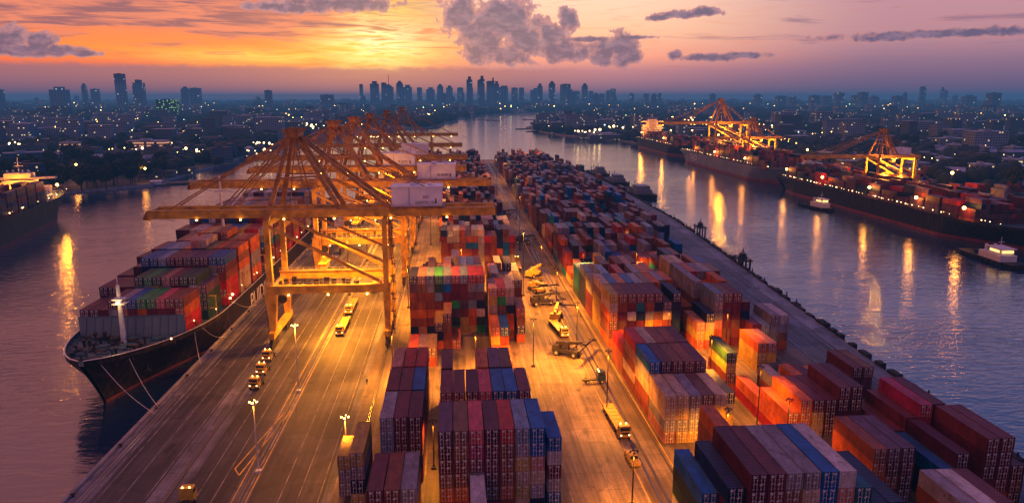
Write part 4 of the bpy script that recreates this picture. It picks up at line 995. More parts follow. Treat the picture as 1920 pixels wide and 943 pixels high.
def stacker(loc,rz,label,cm,up=6.5):
    o=empty('reach_stacker',loc,rz); tag(o,label,'reach stacker','reach stackers and loaders in the aisle')
    b=MB(); b.box(-1.4,1.4,-3.4,3.6,.9,1.9,0); b.box(-1.5,1.5,2.0,4.2,1.0,2.9,0,ty=.2); b.build('chassis',cm,o)
    c=MB(); c.box(-.8,.8,-.4,1.4,1.9,3.9,0,tx=.1,ty=.15); cb=c.build('cab',cm,o); MB().box(-.6,.6,-.45,-.3,2.5,3.7,0).build('window',M['glass'],cb)
    b=MB(); b.beam((0,3.4,3.1),(0,-5.0,up*.62),.9,.9,.7,.7); b.beam((0,-1.5,2.0),(0,-3.0,up*.5),.3,.3); b.build('lift_boom',cm,o)
    b=MB(); b.box(-6.05,6.05,-5.6,-5.0,up*.5,up*.5+.45,0); b.box(-1.4,1.4,-5.9,-4.7,up*.5+.4,up*.5+1.0,0)
    for s in (-6.05,5.65): b.box(s,s+.4,-6.4,-4.2,up*.5-.3,up*.5+.1,0)
    b.build('spreader',M['steel'],o)
    wheel_set(o,[(-1.7,-2.4),(1.7,-2.4),(-1.1,-2.4),(1.1,-2.4),(-1.5,2.8),(1.5,2.8)],.85,.6)
stacker((31.8,221,0),R(165),'yellow reach stacker in the aisle opposite the wide middle right block',M['yellow'])
stacker((29.6,238,0),R(100),'dark reach stacker just behind the yellow one in the aisle',M['steel'])
stacker((29.5,255,0),R(20),'yellow reach stacker third up the aisle, beside bright ground',M['yellow'])
stacker((31.0,278,0),R(140),'yellow loader fourth up the aisle, boom turned left',M['yellow'])
stacker((30.5,188,0),R(60),'dark forklift like stacker nearest in the aisle',M['steel'],7)
stacker((33,345,0),R(90),'dark stacker alone on the shaded part of the aisle',M['steel'])
stacker((30,428,0),R(80),'farthest dark stacker at the head of the aisle',M['steel'])
stacker((-10,290,0),R(40),'dark stacker on open ground behind the cranes',M['steel'])
tractor((31.5,205,0),R(8),'yellow truck with empty trailer between the reach stackers in the aisle',M['yellow'])
tractor((26.0,300,0),R(178),'yellow truck with trailer far up the aisle before the dark stacker',M['yellow'])
tractor((-30.5,262,0),0,'yellow truck with trailer beneath the second quay crane',M['yellow'])
pickup((20.5,262,0),R(5),'white pickup beside the second row of the central block',M['white'])
pickup((-46.5,262,0),R(4),'white pickup on the crane lane behind the nearest crane',M['white'])
# person beside the lane
def person(loc,label,shirt):
    o=empty('person',loc); tag(o,label,'person')
    me=bpy.data.meshes.new('body'); P=[(0,0,.95),(0,0,1.2),(0,0,1.45),(0,0,1.56),(0,0,1.72),(.19,0,1.42),(.27,.03,1.15),(.28,-.08,.9),(-.19,0,1.42),(-.27,-.03,1.15),(-.28,.08,.9),(.1,0,.88),(.12,-.06,.48),(.13,0,.06),(.13,-.14,.03),(-.1,0,.88),(-.12,.06,.48),(-.13,.1,.06),(-.13,-.04,.03)]
    Ed=[(0,1),(1,2),(2,3),(3,4),(2,5),(5,6),(6,7),(2,8),(8,9),(9,10),(0,11),(11,12),(12,13),(13,14),(0,15),(15,16),(16,17),(17,18)]
    me.from_pydata(P,Ed,[]); me.materials.append(shirt); b=link('body',me,o)
    md=b.modifiers.new('skin','SKIN'); rr=[.15,.15,.16,.06,.11,.07,.05,.04,.07,.05,.04,.1,.07,.05,.045,.1,.07,.05,.045]
    for i,v in enumerate(me.skin_vertices[0].data): v.radius=(rr[i],rr[i]*.85)
    me.skin_vertices[0].data[0].use_root=True
    b.modifiers.new('sub','SUBSURF').levels=1
    MB().ball((0,0,1.76),.13,sq=.8).build('helmet',M['yellow'],o)
person((-22.6,171.0,0),'worker in dark clothes and yellow helmet standing beside the crane lane',M['navy'])
person((18.6,142.5,0),'worker in dark clothes right of the front centre block',M['navy'])

# ------------------------------------------------------------------ vegetation
def cloud_mesh(name,pts,sizes,mat_,rs,faces='ico'):
    """many jittered clumps in one mesh, numpy"""
    t=(1+5**.5)/2
    V=np.array([(-1,t,0),(1,t,0),(-1,-t,0),(1,-t,0),(0,-1,t),(0,1,t),(0,-1,-t),(0,1,-t),(t,0,-1),(t,0,1),(-t,0,-1),(-t,0,1)])/math.hypot(1,t)
    F=np.array([(0,11,5),(0,5,1),(0,1,7),(0,7,10),(0,10,11),(1,5,9),(5,11,4),(11,10,2),(10,7,6),(7,1,8),(3,9,4),(3,4,2),(3,2,6),(3,6,8),(3,8,9),(4,9,5),(2,4,11),(6,2,10),(8,6,7),(9,8,1)])
    n=len(pts); v=V[None]*sizes[:,None,:]*(1+.45*(rs.rand(n,12,1)-.5)); v=v+pts[:,None,:]
    f=F[None]+(np.arange(n)*12)[:,None,None]
    me=bpy.data.meshes.new(name); v=v.reshape(-1,3); f=f.reshape(-1,3)
    me.vertices.add(len(v)); me.vertices.foreach_set('co',v.ravel().astype(np.float32))
    me.loops.add(f.size); me.loops.foreach_set('vertex_index',f.ravel().astype(np.int32))
    me.polygons.add(len(f)); me.polygons.foreach_set('loop_start',np.arange(0,f.size,3,dtype=np.int32)); me.polygons.foreach_set('loop_total',np.full(len(f),3,dtype=np.int32))
    me.materials.append(mat_); me.update(calc_edges=True); me.validate(); return me
def leaf_mesh(name,h,r,rs,n=1500):
    """tree crown of small leaf faces in uneven lobes"""
    b=MB(); lobes=[(rs.randn(3)*np.array([r*.42,r*.42,r*.3]),r*(.38+.3*rs.rand())) for _ in range(9)]
    for _ in range(n):
        c,q=lobes[rs.randint(9)]; d=rs.randn(3); d/=np.linalg.norm(d); p=c+d*q*(.65+.4*rs.rand()); p[2]+=h
        u=rs.randn(3); u/=np.linalg.norm(u); w=np.cross(u,d); w/=np.linalg.norm(w)+1e-6; s=.35+.35*rs.rand()
        b.poly([p-u*s,p+w*s,p+u*s,p-w*s])
    return b.mesh(name,M['leaf'])
def pip(x,y,P):
    c=False; j=len(P)-1
    for i in range(len(P)):
        xi,yi=P[i]; xj,yj=P[j]
        if (yi>y)!=(yj>y) and x<(xj-xi)*(y-yi)/(yj-yi)+xi: c=not c
        j=i
    return c
rs=np.random.RandomState(5)
protos=[]
for k in range(4):
    h=9+rs.rand()*3; r=4.2+rs.rand()*1.8
    o=empty('broadleaf_tree',(0,0,0)); tr=MB(); tr.cyl((0,0,0),(0,0,h*.7),.4,.22,7)
    for a in range(5):
        t=a*1.3; tr.cyl((0,0,h*(.4+.06*a)),(math.cos(t)*r*.6,math.sin(t)*r*.6,h*(.8+.05*a)),.16,.05,5)
    tr.build('trunk',M['bark'],o); link('crown',leaf_mesh('crown',h,r,rs),o); protos.append(o)
spots=[]
while len(spots)<150:
    Y=500+rs.rand()**1.3*900; 
    if rs.rand()<.62: x=-285-rs.rand()*420*(Y/900); ok=pip(x-8,Y,leftland) and pip(x+8,Y,leftland)
    else: x=400+rs.rand()*520; ok=True
    if ok and not(x<-300 and Y<590 and x>-350): spots.append((x,Y))
g_=np.random.RandomState(31)
for q in range(62):
    Y=572+g_.rand()*230; spots.append((-268-(Y>640)*4-g_.rand()**1.2*150,Y))
for i,(x,Y) in enumerate(spots):
    o=protos[i] if i<4 else copy_tree(protos[rs.randint(4)])
    o.location=(x,Y,-1.5); o.rotation_euler=(0,0,rs.rand()*6.3); sc=.8+rs.rand()*.7; o.scale=(sc,sc,sc)
    if x<0: tag(o,'dark broadleaf tree in the grove on the left river bank','tree','trees in the left bank grove')
    else: tag(o,'dark broadleaf tree between houses on the right bank','tree','trees behind the right bank quay')
def scatter(n,fn,ymin,ymax,pw,zs):
    P=[]
    while len(P)<n:
        u=rs.rand(); Y=ymin*(ymax/ymin)**(u**pw); 
        x=Y*(rs.rand()*1.75-.93)
        if fn(x,Y): P.append((x,Y))
    return np.array(P)
def onland(x,Y): 
    if x<0 and Y<700 and x>-345: return False
    if 300<x<395 and Y<1120: return False
    return pip(x,Y,leftland) or pip(x,Y,rightland)
# clustered far wood
cl=[]
n1=np.random.RandomState(3)
P=scatter(24000,onland,520,9000,.8,1)
# clump field: keep where low-frequency pattern is high
keep=np.array([math.sin(x*.011+Y*.004)+math.sin(x*.004-Y*.009+1.3)+math.sin(x*.023+2)*.6+rs.randn()*.5>-.15 for x,Y in P])
P=P[keep]; n=len(P); dist=P[:,1]; s0=(3.6+3.4*rs.rand(n))*(1+dist/2600)
pts=np.column_stack([P[:,0]+rs.randn(n)*3,P[:,1],-1.5+s0*.75]); sz=np.column_stack([s0*(1+.3*rs.rand(n)),s0*(1+.3*rs.rand(n)),s0*(.8+.4*rs.rand(n))])
tag(link('distant_trees',cloud_mesh('distant_trees',pts,sz,M['wood'],rs)),'dark far off tree canopy spread between the city buildings on both banks','trees',kind='stuff')

# ------------------------------------------------------------------ city
def building(x,Y,w,d,h,fm,rm,label,cat='building',group=None,nm='city_building',rz=0,extra=0,z=-1.5):
    o=empty(nm,(x,Y,z),rz); tag(o,label,cat,group)
    b=MB().box(-w/2,w/2,-d/2,d/2,0,h,0); 
    if extra==1: b.box(-w*.25,w*.3,-d*.25,d*.25,h,h*1.10+2,0)
    if extra==2: b.box(-w*.36,w*.36,-d*.36,d*.36,h,h*1.07,0); b.box(-w*.2,w*.2,-d*.2,d*.2,h*1.07,h*1.13,0)
    b.build('wall',fm,o)
    r=MB().box(-w/2-.4,w/2+.4,-d/2-.4,d/2+.4,h+.01,h+.7,0)
    if extra==0: r.box(-w*.2,w*.1,-d*.2,d*.1,h+.7,h+3,0)
    r.build('roof',rm,o); return o
SKY=[ # column in photo, roof row, width px, distance, shape
(258,141,14,3800,0),(289,157,16,3800,1),(387,166,16,4200,0),(369,168,12,4300,2),(152,169,26,3300,1),(195,163,7,4300,2),(213,168,11,4100,0),(10,170,14,3300,1),(36,169,22,3300,0),(52,169,9,3500,0),
(515,170,11,3600,0),(620,178,22,3900,0),
(682,159,6,5600,0),(706,158,15,5200,1),(731,164,18,5000,2),(752,158,12,5600,2),(766,164,16,5600,1),(788,165,9,5900,0),(808,168,15,5600,1),(826,163,11,5700,2),(843,165,12,5900,1),(863,165,11,5500,0),(881,165,11,5800,0),(900,151,10,5200,0),(918,153,12,5200,0),(935,164,6,5900,0),(948,165,7,6000,2),(964,165,11,5600,0),(977,165,9,5700,0),(1005,169,22,5800,1),(1034,158,11,5300,2),(1061,158,15,5300,0),(1080,171,12,5900,0),(1096,161,10,5600,1),(1108,171,8,6100,0),(1127,176,12,5600,0),(1141,170,7,5800,0),(1150,167,9,5600,0),(1186,177,8,5800,2),(1214,176,9,5400,0),(1240,177,7,5600,2),
(1343,178,10,5000,2),(1432,179,13,4600,1),(1478,180,16,4400,0),(1500,181,12,4700,1),(1545,179,16,4200,0),(1569,180,14,4400,0),(1594,174,14,4200,0),(1642,173,14,4000,0),(1628,179,12,4300,0),(1665,182,14,4500,1),(1712,180,14,4100,0),(1728,176,6,4300,2),(1911,174,18,3300,0),(1860,181,20,4000,1)]
for i,(x,top,w,Y,sh) in enumerate(SKY):
    sc=1350/Y; H=max(18,(183-top)*.97/sc+70); W=max(8,w/sc)
    p=bearing(x,Y); side='left' if x<650 else ('central' if x<1300 else 'right')
    k=[q for q in SKY if ('left' if q[0]<650 else ('central' if q[0]<1300 else 'right'))==side]
    k.sort(); r=k.index((x,top,w,Y,sh))
    shape={0:'flat topped',1:'stepped',2:'tapering'}[sh]
    half,cnt=('left',r) if r<len(k)/2 else ('right',len(k)-1-r)
    lab='%s hazy blue grey tower, %s from the %s in the %s skyline'%(shape,ordn(cnt),half,side)
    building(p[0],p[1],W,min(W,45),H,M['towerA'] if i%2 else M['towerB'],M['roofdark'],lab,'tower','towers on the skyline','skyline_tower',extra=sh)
rf_=np.random.RandomState(21)
for q in range(46):
    x=rf_.choice([rf_.uniform(660,1180),rf_.uniform(660,1180),rf_.uniform(1180,1900),rf_.uniform(5,640)]); Y=4300+rf_.rand()*1900; H=45+rf_.rand()**2*120+(25 if 660<x<1180 else 0); p=bearing(x,Y)
    part='left' if x<650 else ('central' if x<1200 else 'right')
    building(p[0],p[1],14+rf_.rand()*26,22,H,M['towerA'] if q%2 else M['towerB'],M['roofdark'],'small hazy tower block among the taller ones of the %s skyline'%part,'tower','small hazy blocks of the %s skyline'%part,'skyline_tower',extra=rf_.randint(2))
o=building(*bearing(732,5000)[:2],3,3,215,M['towerB'],M['roofdark'],'thin antenna mast rising among the central towers','mast',None,'antenna_tower',extra=0)
# nearer recognisable buildings
NB=[(336,2420,60,30,64,'cityD','roofdark','dark glass office block with green lit edge on the left','office_building',0),
(88,1170,38,22,22,'cityA','roofpale','left half of the pale twin apartment blocks beyond the trees','apartment_block',0),
(128,1200,36,20,24,'cityA','roofpale','right half of the pale twin apartment blocks beyond the trees','apartment_block',0),
(100,1120,52,16,12,'cityA','roofpale','lower pale wing in front of the twin apartment blocks','apartment_block',0),
(160,1010,22,14,13,'cityC','roofpale','small pink lit building left of the hotel','hotel_building',0),
(203,1060,18,14,13,'cityA','roofdark','small grey apartment block between trees left of the hotel','apartment_block',0),
(296,930,46,18,19,'cityC','roofpale','wide pink lit hotel with bright floor bands by the river','hotel_building',0),
(346,900,22,12,9,'cityC','roofdark','low amber lit hall right of the hotel','hall_building',0),
(346,1250,30,16,13,'cityA','roofpale','white low building behind the left bank grove','city_building',0),
(450,1500,50,24,16,'cityA','roofpale','pale office building behind the river bend','office_building',0),
(147,2300,60,40,42,'cityB','roofdark','dark broad block in the left middle distance','city_building',1),
(196,2350,46,30,34,'cityB','roofdark','second dark block in the left middle distance','city_building',0),
(1905,900,46,24,28,'cityA','roofpale','pale storeyed block at the right edge','apartment_block',0),
(1830,960,40,20,16,'cityA','roofpale','pale block left of the one at the right edge','apartment_block',0),
(1545,640,22,14,12,'cityA','roofpale','white three storey house beside the big right bank crane','white_house',0),
(1630,1050,70,30,8,'cityB','roofpale','long low warehouse with pale roof behind the big crane','warehouse',0)]
for x,Y,w,d,h,fmn,rmn,lab,nm,ex in NB:
    p=bearing(x,Y); building(p[0],p[1],w,d,h,M[fmn],M[rmn],lab,'building',None,nm,extra=ex)
# low-rise sprawl
cityP=scatter(1900,onland,620,7500,1.0,1); cityP=cityP[np.argsort(cityP[:,1])]
bmesh_proto=[]
def lowrise_mesh(w,d,h,pitched,fm,rm):
    wall=MB().box(-w/2,w/2,-d/2,d/2,0,h,0).mesh('wall',fm)
    r=MB()
    if pitched:
        r.poly([(-w/2-.5,-d/2-.5,h),(w/2+.5,-d/2-.5,h),(w/2+.5,0,h+d*.2),(-w/2-.5,0,h+d*.2)]); r.poly([(w/2+.5,d/2+.5,h),(-w/2-.5,d/2+.5,h),(-w/2-.5,0,h+d*.2),(w/2+.5,0,h+d*.2)])
        for s in (-1,1): r.poly([(s*w/2,-d/2,h),(s*w/2,d/2,h),(s*w/2,0,h+d*.2)])
    else: r.box(-w/2-.3,w/2+.3,-d/2-.3,d/2+.3,h+.01,h+.8,0); r.box(-w*.2,w*.05,-d*.2,d*.1,h+.8,h+2.6,0)
    return wall,r.mesh('roof',rm)
LR=[lowrise_mesh(*a) for a in ((14,10,6,True,M['cityB'],M['roofpale']),(22,12,8,True,M['cityA'],M['roofdark']),(16,14,12,False,M['cityA'],M['roofpale']),(30,16,7,True,M['cityB'],M['roofpale']),(24,14,16,False,M['cityB'],M['roofdark']),(40,18,9,False,M['cityB'],M['roofpale']))]
NM=['pitched_roof_house','pitched_roof_house','flat_roof_house','warehouse','apartment_block','warehouse']
DL=['small house with pale pitched roof','pale house with dark pitched roof','flat roofed pale house','long shed with pale pitched roof','dark apartment block','wide flat roofed shed']
nind=0; farc=MB()
for i,(x,Y) in enumerate(cityP):
    k=rs.randint(6); rz=rs.randint(4)*.4-.6
    if nind<280:
        side='left' if x<0 else 'right'; o=empty(NM[k],(x,Y,-1.5),rz); tag(o,DL[k]+' among dark trees, %s bank'%side,'building','%ss, %s bank'%(DL[k],side))
        link('wall',LR[k][0],o); link('roof',LR[k][1],o); nind+=1
    else:
        f=1+Y/9000; w=(12+rs.rand()*30)*f; d=(10+rs.rand()*14)*f; h=(6+rs.rand()**2.5*34)*(.8+Y/9000)
        farc.box(x-w/2,x+w/2,Y-d/2,Y+d/2,-1.5,h,rs.randint(2)); farc.box(x-w/2-.3,x+w/2+.3,Y-d/2-.3,Y+d/2+.3,h+.01,h+.6,2+rs.randint(2))
tag(farc.build('distant_city',[M['cityA'],M['cityB'],M['roofpale'],M['roofdark']]),'far off low city buildings spreading to the horizon on both banks','city',kind='stuff')
# city lamps
def lamps(name,label,n,cols,pmin,pmax,pw,smin,smax,fn=onland):
    b=MB(); Q=scatter(n,fn,pmin,pmax,pw,1)
    for x,Y in Q:
        r=Y*(smin+(smax-smin)*rs.rand()**4); z=6+rs.rand()*10*(1+Y/3000); b.ball((x,Y,z),r,rs.randint(len(cols)))
    tag(b.build(name,cols),label,'lamps',kind='stuff')
lamps('city_lamps','countless small street and house lamps twinkling across the city',380,[M['lampW'],M['lampA'],M['lampA'],glow('lamp_cool_white',(.7,.9,1),8),glow('lamp_green',(.55,1,.25),8)],560,6500,.75,.00022,.0008)
b=MB(); nl=0
while nl<46:
    Y=650*(8**rs.rand()); x=Y*(rs.rand()*1.7-.9)
    if not onland(x,Y): continue
    nl+=1; a=rs.choice([.15,1.45,-.5,.8])+rs.randn()*.1; st_=30*(1+Y/2500); mcol=rs.choice([0,0,0,1])
    for k in range(5+rs.randint(9)):
        X_,Y_=x+math.cos(a)*st_*k,Y+math.sin(a)*st_*k
        if onland(X_,Y_): b.ball((X_,Y_,9+Y_/900),Y_*(.00035+.0002*rs.rand()),mcol)
tag(b.build('street_lamps',[M['lampA'],M['lampW']]),'rows of amber street lamps marking roads through the city','lamps',kind='stuff')
# far ones clustered along the horizon and industrial glow at the bend
def near_line(x,Y): return onland(x,Y) and abs(x)<Y*.75
lamps('horizon_lamps','dense lamps glittering below the skyline',210,[M['lampW'],M['lampA']],3000,6000,1,.00025,.0007,near_line)
# floodlit oil depot lamps
for (x,Y,n,m) in ((1090,2050,12,'lampW'),(565,1560,7,'lampW'),(598,1450,7,'lampA'),(800,2500,9,'lampW'),(1170,1450,8,'lampA'),(1395,1800,6,'lampW'),(1475,1500,4,'lampW'),(500,950,8,'lampA'),(480,800,6,'lampA'),(275,860,6,'lampA'),(80,900,4,'lampA'),(1820,1300,5,'lampA')):
    pass
b=MB()
for (x,Y,n) in ((1075,2050,12),(570,1560,8),(598,1450,8),(800,2500,9),(1170,1400,9),(1290,1800,6),(1475,1500,4),(500,950,8),(480,810,7),(270,870,7),(80,960,4),(1300,1900,5),(700,1100,8),(1100,1250,10),(380,820,6)):
    for k in range(n):
        p=bearing(x+rs.randn()*14,Y*(1+.02*rs.randn())); r=Y*(.0007+.0012*rs.rand()**2)
        b.cyl((p[0],p[1],-1.5),(p[0],p[1],12),.3,n=4,m=1); b.ball((p[0],p[1],12+r),r,0)
tag(b.build('depot_lamps',[M['lampW'],M['steel']]),'clusters of bright lamps at riverside yards','lamps',kind='stuff')
# riverside sheds on the wooded point and left bank jetties
for i,(x,Y,w,d,h) in enumerate(((1120,1300,60,22,9),(1150,1250,80,20,8),(1105,1420,50,20,9),(1160,1380,90,24,7),(1095,1560,50,24,8),(1060,1900,60,26,9))):
    p=bearing(x,Y); building(p[0],p[1],w,d,h,M['cityB'],M['roofpale'],'riverside shed with pale roof on the point, %s from the water'%ordn(i),'shed','sheds on the wooded point','riverside_shed')
for i,(x,Y,w) in enumerate(((325,720,40),(400,860,36),(445,930,30),(470,1020,40),(300,690,30))):
    p=bearing(x,Y); building(p[0]+4,p[1],w,12,5,M['cityB'],M['roofdark'],'low jetty shed at the left bank waterline, %s by distance'%ordn(i),'shed','jetty sheds on the left bank','jetty_shed',z=-1.5)

# ------------------------------------------------------------------ haze: a thin glowing evening mist lying over land and water
b=MB().box(-15000,15000,-400,16000,-3.5,125,0)
m=bpy.data.materials.new('evening_mist'); m.use_nodes=True; nt=m.node_tree; nt.nodes.clear()
out=nt.nodes.new('ShaderNodeOutputMaterial'); ab=nt.nodes.new('ShaderNodeVolumeAbsorption'); em=nt.nodes.new('ShaderNodeEmission'); ad=nt.nodes.new('ShaderNodeAddShader')
SIG=1/6000; ab.inputs['Color'].default_value=(0,0,0,1); ab.inputs['Density'].default_value=SIG
hz=lin(.23,.35,.50); em.inputs[0].default_value=(*hz,1); em.inputs[1].default_value=SIG
nt.links.new(ab.outputs[0],ad.inputs[0]); nt.links.new(em.outputs[0],ad.inputs[1]); nt.links.new(ad.outputs[0],out.inputs['Volume'])
m.cycles.emission_sampling='NONE'
mist=b.build('evening_mist',m); tag(mist,'thin bluish evening haze over river and city','haze',kind='stuff')

# ------------------------------------------------------------------ sky
w=bpy.data.worlds.new('World'); bpy.context.scene.world=w; w.use_nodes=True; nt=w.node_tree; nt.nodes.clear(); Lk=nt.links.new
def mt(op,a,b_=None,c_=None,clamp=False):
    x=nt.nodes.new('ShaderNodeMath'); x.operation=op; x.use_clamp=clamp
    for i,q in enumerate((a,b_,c_)):
        if q is None: continue
        if isinstance(q,(int,float)): x.inputs[i].default_value=q
        else: Lk(q,x.inputs[i])
    return x.outputs[0]
def ss(v,a,b_):
    x=nt.nodes.new('ShaderNodeMapRange'); x.interpolation_type='SMOOTHSTEP'; Lk(v,x.inputs[0]); x.inputs[1].default_value=a; x.inputs[2].default_value=b_; return x.outputs[0]
def mix(f,a,b_):
    x=nt.nodes.new('ShaderNodeMix'); x.data_type='RGBA'
    if isinstance(f,(int,float)): x.inputs[0].default_value=f
    else: Lk(f,x.inputs[0])
    for i,q in ((6,a),(7,b_)):
        if isinstance(q,tuple): x.inputs[i].default_value=(*q,1)
        else: Lk(q,x.inputs[i])
    return x.outputs[2]
tc=nt.nodes.new('ShaderNodeTexCoord'); sp=nt.nodes.new('ShaderNodeSeparateXYZ'); Lk(tc.outputs['Generated'],sp.inputs[0])
az=mt('SUBTRACT',mt('ARCTAN2',sp.outputs[0],sp.outputs[1]),YAW)      # radians right of the river axis
el=mt('MULTIPLY',mt('ARCSINE',sp.outputs[2]),57.2958)                # degrees
def ramp(stops):
    f=mt('DIVIDE',el,30.0,clamp=True); r=nt.nodes.new('ShaderNodeValToRGB'); Lk(f,r.inputs[0]); e=r.color_ramp.elements
    e[0].position=stops[0][0]/30; e[0].color=(*lin(*stops[0][1]),1); e[1].position=min(1,stops[-1][0]/30); e[1].color=(*lin(*stops[-1][1]),1)
    for d,c in stops[1:-1]: q=e.new(d/30); q.color=(*lin(*c),1)
    return r.outputs[0]
top=[(13,(.74,.62,.76)),(20,(.38,.44,.68)),(30,(.15,.28,.58))]
topl=[(13,(.82,.63,.72)),(20,(.38,.42,.66)),(30,(.15,.28,.58))]
rl=ramp([(0,(.50,.33,.42)),(1.3,(.62,.38,.43)),(1.9,(.68,.40,.42)),(2.35,(.95,.42,.24)),(3.3,(1,.52,.18)),(4.4,(.98,.50,.28)),(5.2,(.86,.48,.38)),(6.5,(.74,.44,.42)),(9,(.90,.62,.62))]+topl)
rc=ramp([(0,(.48,.36,.48)),(1.0,(.60,.42,.50)),(2.0,(.74,.48,.52)),(3.0,(.98,.62,.50)),(5,(1,.76,.60)),(7,(1,.80,.68)),(9.5,(.90,.70,.70))]+top)
rr_=ramp([(0,(.36,.31,.45)),(1.3,(.45,.35,.48)),(2.5,(.55,.41,.51)),(4,(.70,.50,.55)),(6,(.72,.52,.56)),(9,(.68,.52,.60))]+top)
base=mix(ss(az,-.22,.02),rl,rc); base=mix(ss(az,.12,.48),base,rr_)
# dusk side behind the camera
away=mt('MAXIMUM',ss(az,.7,1.7),ss(mt('MULTIPLY',az,-1),.8,1.8)); base=mix(away,base,lin(.16,.28,.56))
base=mix(ss(el,24,50),base,lin(.12,.27,.60)); 
def gauss(a0,e0,sa,se):
    u=mt('DIVIDE',mt('SUBTRACT',az,a0),sa); v=mt('DIVIDE',mt('SUBTRACT',el,e0),se)
    return mt('EXPONENT',mt('MULTIPLY',mt('ADD',mt('MULTIPLY',u,u),mt('MULTIPLY',v,v)),-1.0))
# noise fields in (az, el)
def nf(sa,se,scale,det,off=0,dist=0):
    cb=nt.nodes.new('ShaderNodeCombineXYZ'); Lk(mt('MULTIPLY_ADD',az,sa*57.3,off),cb.inputs[0]); Lk(mt('MULTIPLY',el,se),cb.inputs[1])
    n=nt.nodes.new('ShaderNodeTexNoise'); n.inputs['Scale'].default_value=scale; n.inputs['Detail'].default_value=det; n.inputs['Distortion'].default_value=dist; n.inputs['Roughness'].default_value=.58; Lk(cb.outputs[0],n.inputs['Vector']); return n.outputs['Fac']
streak=nf(.12,1.3,1.0,7,3.1,.5); fine=nf(.9,1.6,1.0,8,9.7,.3); puff=nf(1,1,1.15,10,4.2,.25); st3=nf(.22,2.6,1.0,9,7.7,.8); soft=nf(.25,.8,.6,5,1.0,.3)
glowm=mt('MAXIMUM',mt('MAXIMUM',gauss(-.185,3.5,.085,1.5),mt('MULTIPLY',gauss(-.165,6.2,.07,2.2),.8)),mt('MULTIPLY',gauss(-.30,2.9,.15,.55),.75))
glowm=mt('MULTIPLY',glowm,mt('MULTIPLY_ADD',st3,2.6,-.35),clamp=True)
base=mix(glowm,base,lin(1,.86,.34)); 
core=mt('MULTIPLY',gauss(-.175,4.3,.06,1.6),ss(st3,.38,.58)); base=mix(core,base,(1.25,1.08,.52))
# streaky upper left cloud deck
deck=mt('MULTIPLY',ss(mt('ADD',streak,mt('MULTIPLY',ss(el,3.2,6.2),.26)),.52,.66),mt('SUBTRACT',1.0,ss(az,-.20,-.04)))
base=mix(mt('MULTIPLY',mt('MULTIPLY',ss(st3,.52,.66),ss(el,2.2,3.2)),mt('SUBTRACT',.75,mt('MULTIPLY',ss(az,-.1,.2),.62))),base,lin(.86,.42,.30))
deck=mt('MULTIPLY',deck,mt('MULTIPLY',ss(el,2.4,3.6),mt('SUBTRACT',1.0,mt('MULTIPLY',glowm,.75))),clamp=True)
base=mix(mt('MULTIPLY',deck,.9),base,mix(ss(st3,.36,.62),lin(.52,.32,.38),lin(.90,.50,.38)))
# thin streaks right
st2=mt('MULTIPLY',ss(streak,.56,.70),mt('MULTIPLY',ss(az,.1,.3),ss(el,1.6,3.0))); base=mix(mt('MULTIPLY',st2,.6),base,lin(.48,.36,.47))
# low bank of mauve cloud with uneven top
edge=mt('ADD',mt('MULTIPLY',mt('SUBTRACT',fine,.5),.7),el)
bank=mt('SUBTRACT',1.0,ss(edge,1.95,2.4)); bank=mt('MULTIPLY',bank,mt('SUBTRACT',1.0,ss(az,-.05,.15)))
base=mix(mt('MULTIPLY',bank,.8),base,mix(ss(el,0,1.9),lin(.50,.32,.42),lin(.62,.38,.42)))
# cumulus heaps
def azx(x): return math.atan((x-960)/1350*.985)
def ely(y): return math.degrees(math.atan((471.5-y)/1350))-12.063
dens=None
CU=[(870,30,40,38),(905,60,50,42),(950,35,55,42),(985,75,45,40),(905,100,40,22),(960,105,45,18),(1030,75,28,40),(1062,38,22,22),(1055,95,40,22),(1085,100,18,14),(1130,95,28,24),(1160,88,30,26),(1170,108,34,18),(1125,112,24,14),(15,95,20,14),(42,90,26,17),(95,95,24,15),(125,108,34,10),(60,110,70,10),(170,112,30,5),(1265,32,50,7),(1310,28,34,8),(1230,36,24,5),(1260,106,12,9),(1330,111,60,7),(1390,108,40,6),(1780,80,200,8),(1650,84,60,7),(1180,72,40,4),(1100,75,50,5),(640,12,110,14),(560,22,80,9)]
for x,y,rx,ry in CU:
    a0=azx(x); sa=rx/1350*1.05; e0=ely(y); se=math.degrees(ry/1350)*1.05
    g=gauss(a0,e0,sa,se); dens=g if dens is None else mt('MAXIMUM',dens,g)
dd=mt('ADD',dens,mt('MULTIPLY',mt('SUBTRACT',puff,.5),1.5)); cum=ss(dd,.32,.47)
cum=mt('MULTIPLY',cum,mt('GREATER_THAN',dens,.06))
shade=ss(mt('ADD',dens,mt('MULTIPLY',mt('SUBTRACT',puff,.5),1.6)),.35,.85)
ccol=mix(shade,lin(.74,.50,.51),lin(.33,.30,.44)); ccol=mix(mt('MULTIPLY',ss(fine,.42,.66),.45),ccol,lin(.66,.50,.58)); base=mix(mt('MULTIPLY',cum,.92),base,ccol)
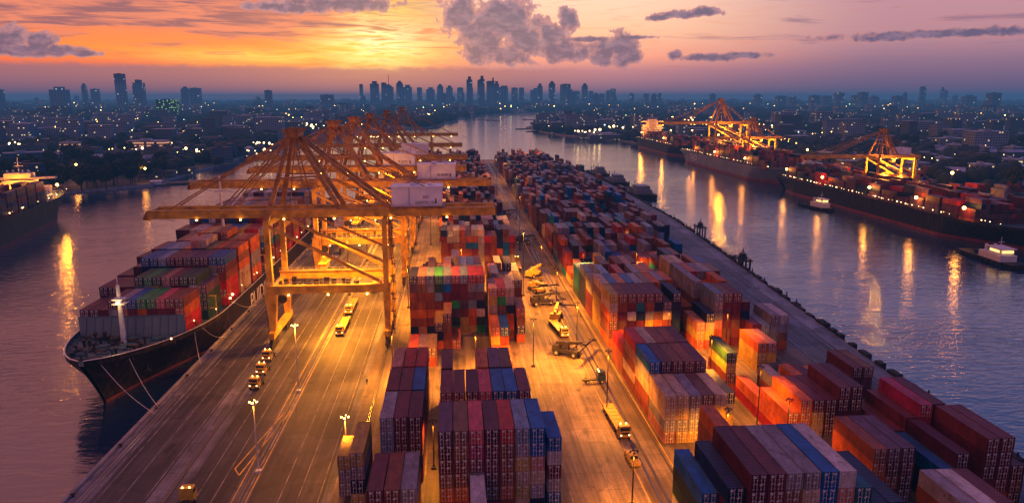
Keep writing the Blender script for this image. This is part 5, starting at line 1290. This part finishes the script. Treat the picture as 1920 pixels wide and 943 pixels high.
# below the horizon: dusk ground tone
base=mix(ss(mt('MULTIPLY',el,-1),0.0,1.0),base,lin(.24,.24,.36))
sky=nt.nodes.new('ShaderNodeTexSky'); sky.sky_type='NISHITA'; sky.sun_disc=False; SUN_AZ=YAW-.19; sky.sun_elevation=R(2.5); sky.sun_rotation=SUN_AZ
bg1=nt.nodes.new('ShaderNodeBackground'); bg1.inputs[1].default_value=.008; Lk(sky.outputs[0],bg1.inputs[0])
bg2=nt.nodes.new('ShaderNodeBackground'); bg2.inputs[1].default_value=1.2; Lk(base,bg2.inputs[0])
ads=nt.nodes.new('ShaderNodeAddShader'); Lk(bg1.outputs[0],ads.inputs[0]); Lk(bg2.outputs[0],ads.inputs[1])
wo=nt.nodes.new('ShaderNodeOutputWorld'); Lk(ads.outputs[0],wo.inputs[0])
w.cycles.sampling_method='MANUAL'; w.cycles.sample_map_resolution=512
l=bpy.data.lights.new('sun','SUN'); l.energy=.10; l.angle=R(34); l.color=(1,.50,.38)
so=bpy.data.objects.new('sun',l); C.objects.link(so)
dv=Vector((math.sin(SUN_AZ)*math.cos(R(4)),math.cos(SUN_AZ)*math.cos(R(4)),math.sin(R(4)))); so.rotation_euler=dv.to_track_quat('Z','Y').to_euler()

# ------------------------------------------------------------------ camera
cd=bpy.data.cameras.new('camera'); cam=bpy.data.objects.new('camera',cd); C.objects.link(cam); bpy.context.scene.camera=cam
cd.sensor_width=36; cd.lens=36*1350/1920; cd.clip_start=1; cd.clip_end=60000
cam.location=(0,0,CAMH); cam.rotation_euler=(R(90)-PITCH,0,-YAW)
sc=bpy.context.scene
sc.view_settings.view_transform='Standard'; sc.view_settings.look='None'; sc.view_settings.exposure=0
sc.cycles.use_denoising=True
try: sc.cycles.denoiser='OPENIMAGEDENOISE'
except Exception: pass
sc.cycles.max_bounces=4; sc.cycles.diffuse_bounces=2; sc.cycles.glossy_bounces=2; sc.cycles.transmission_bounces=1; sc.cycles.volume_bounces=0; sc.cycles.transparent_max_bounces=4
sc.cycles.sample_clamp_indirect=4; sc.cycles.use_light_tree=True
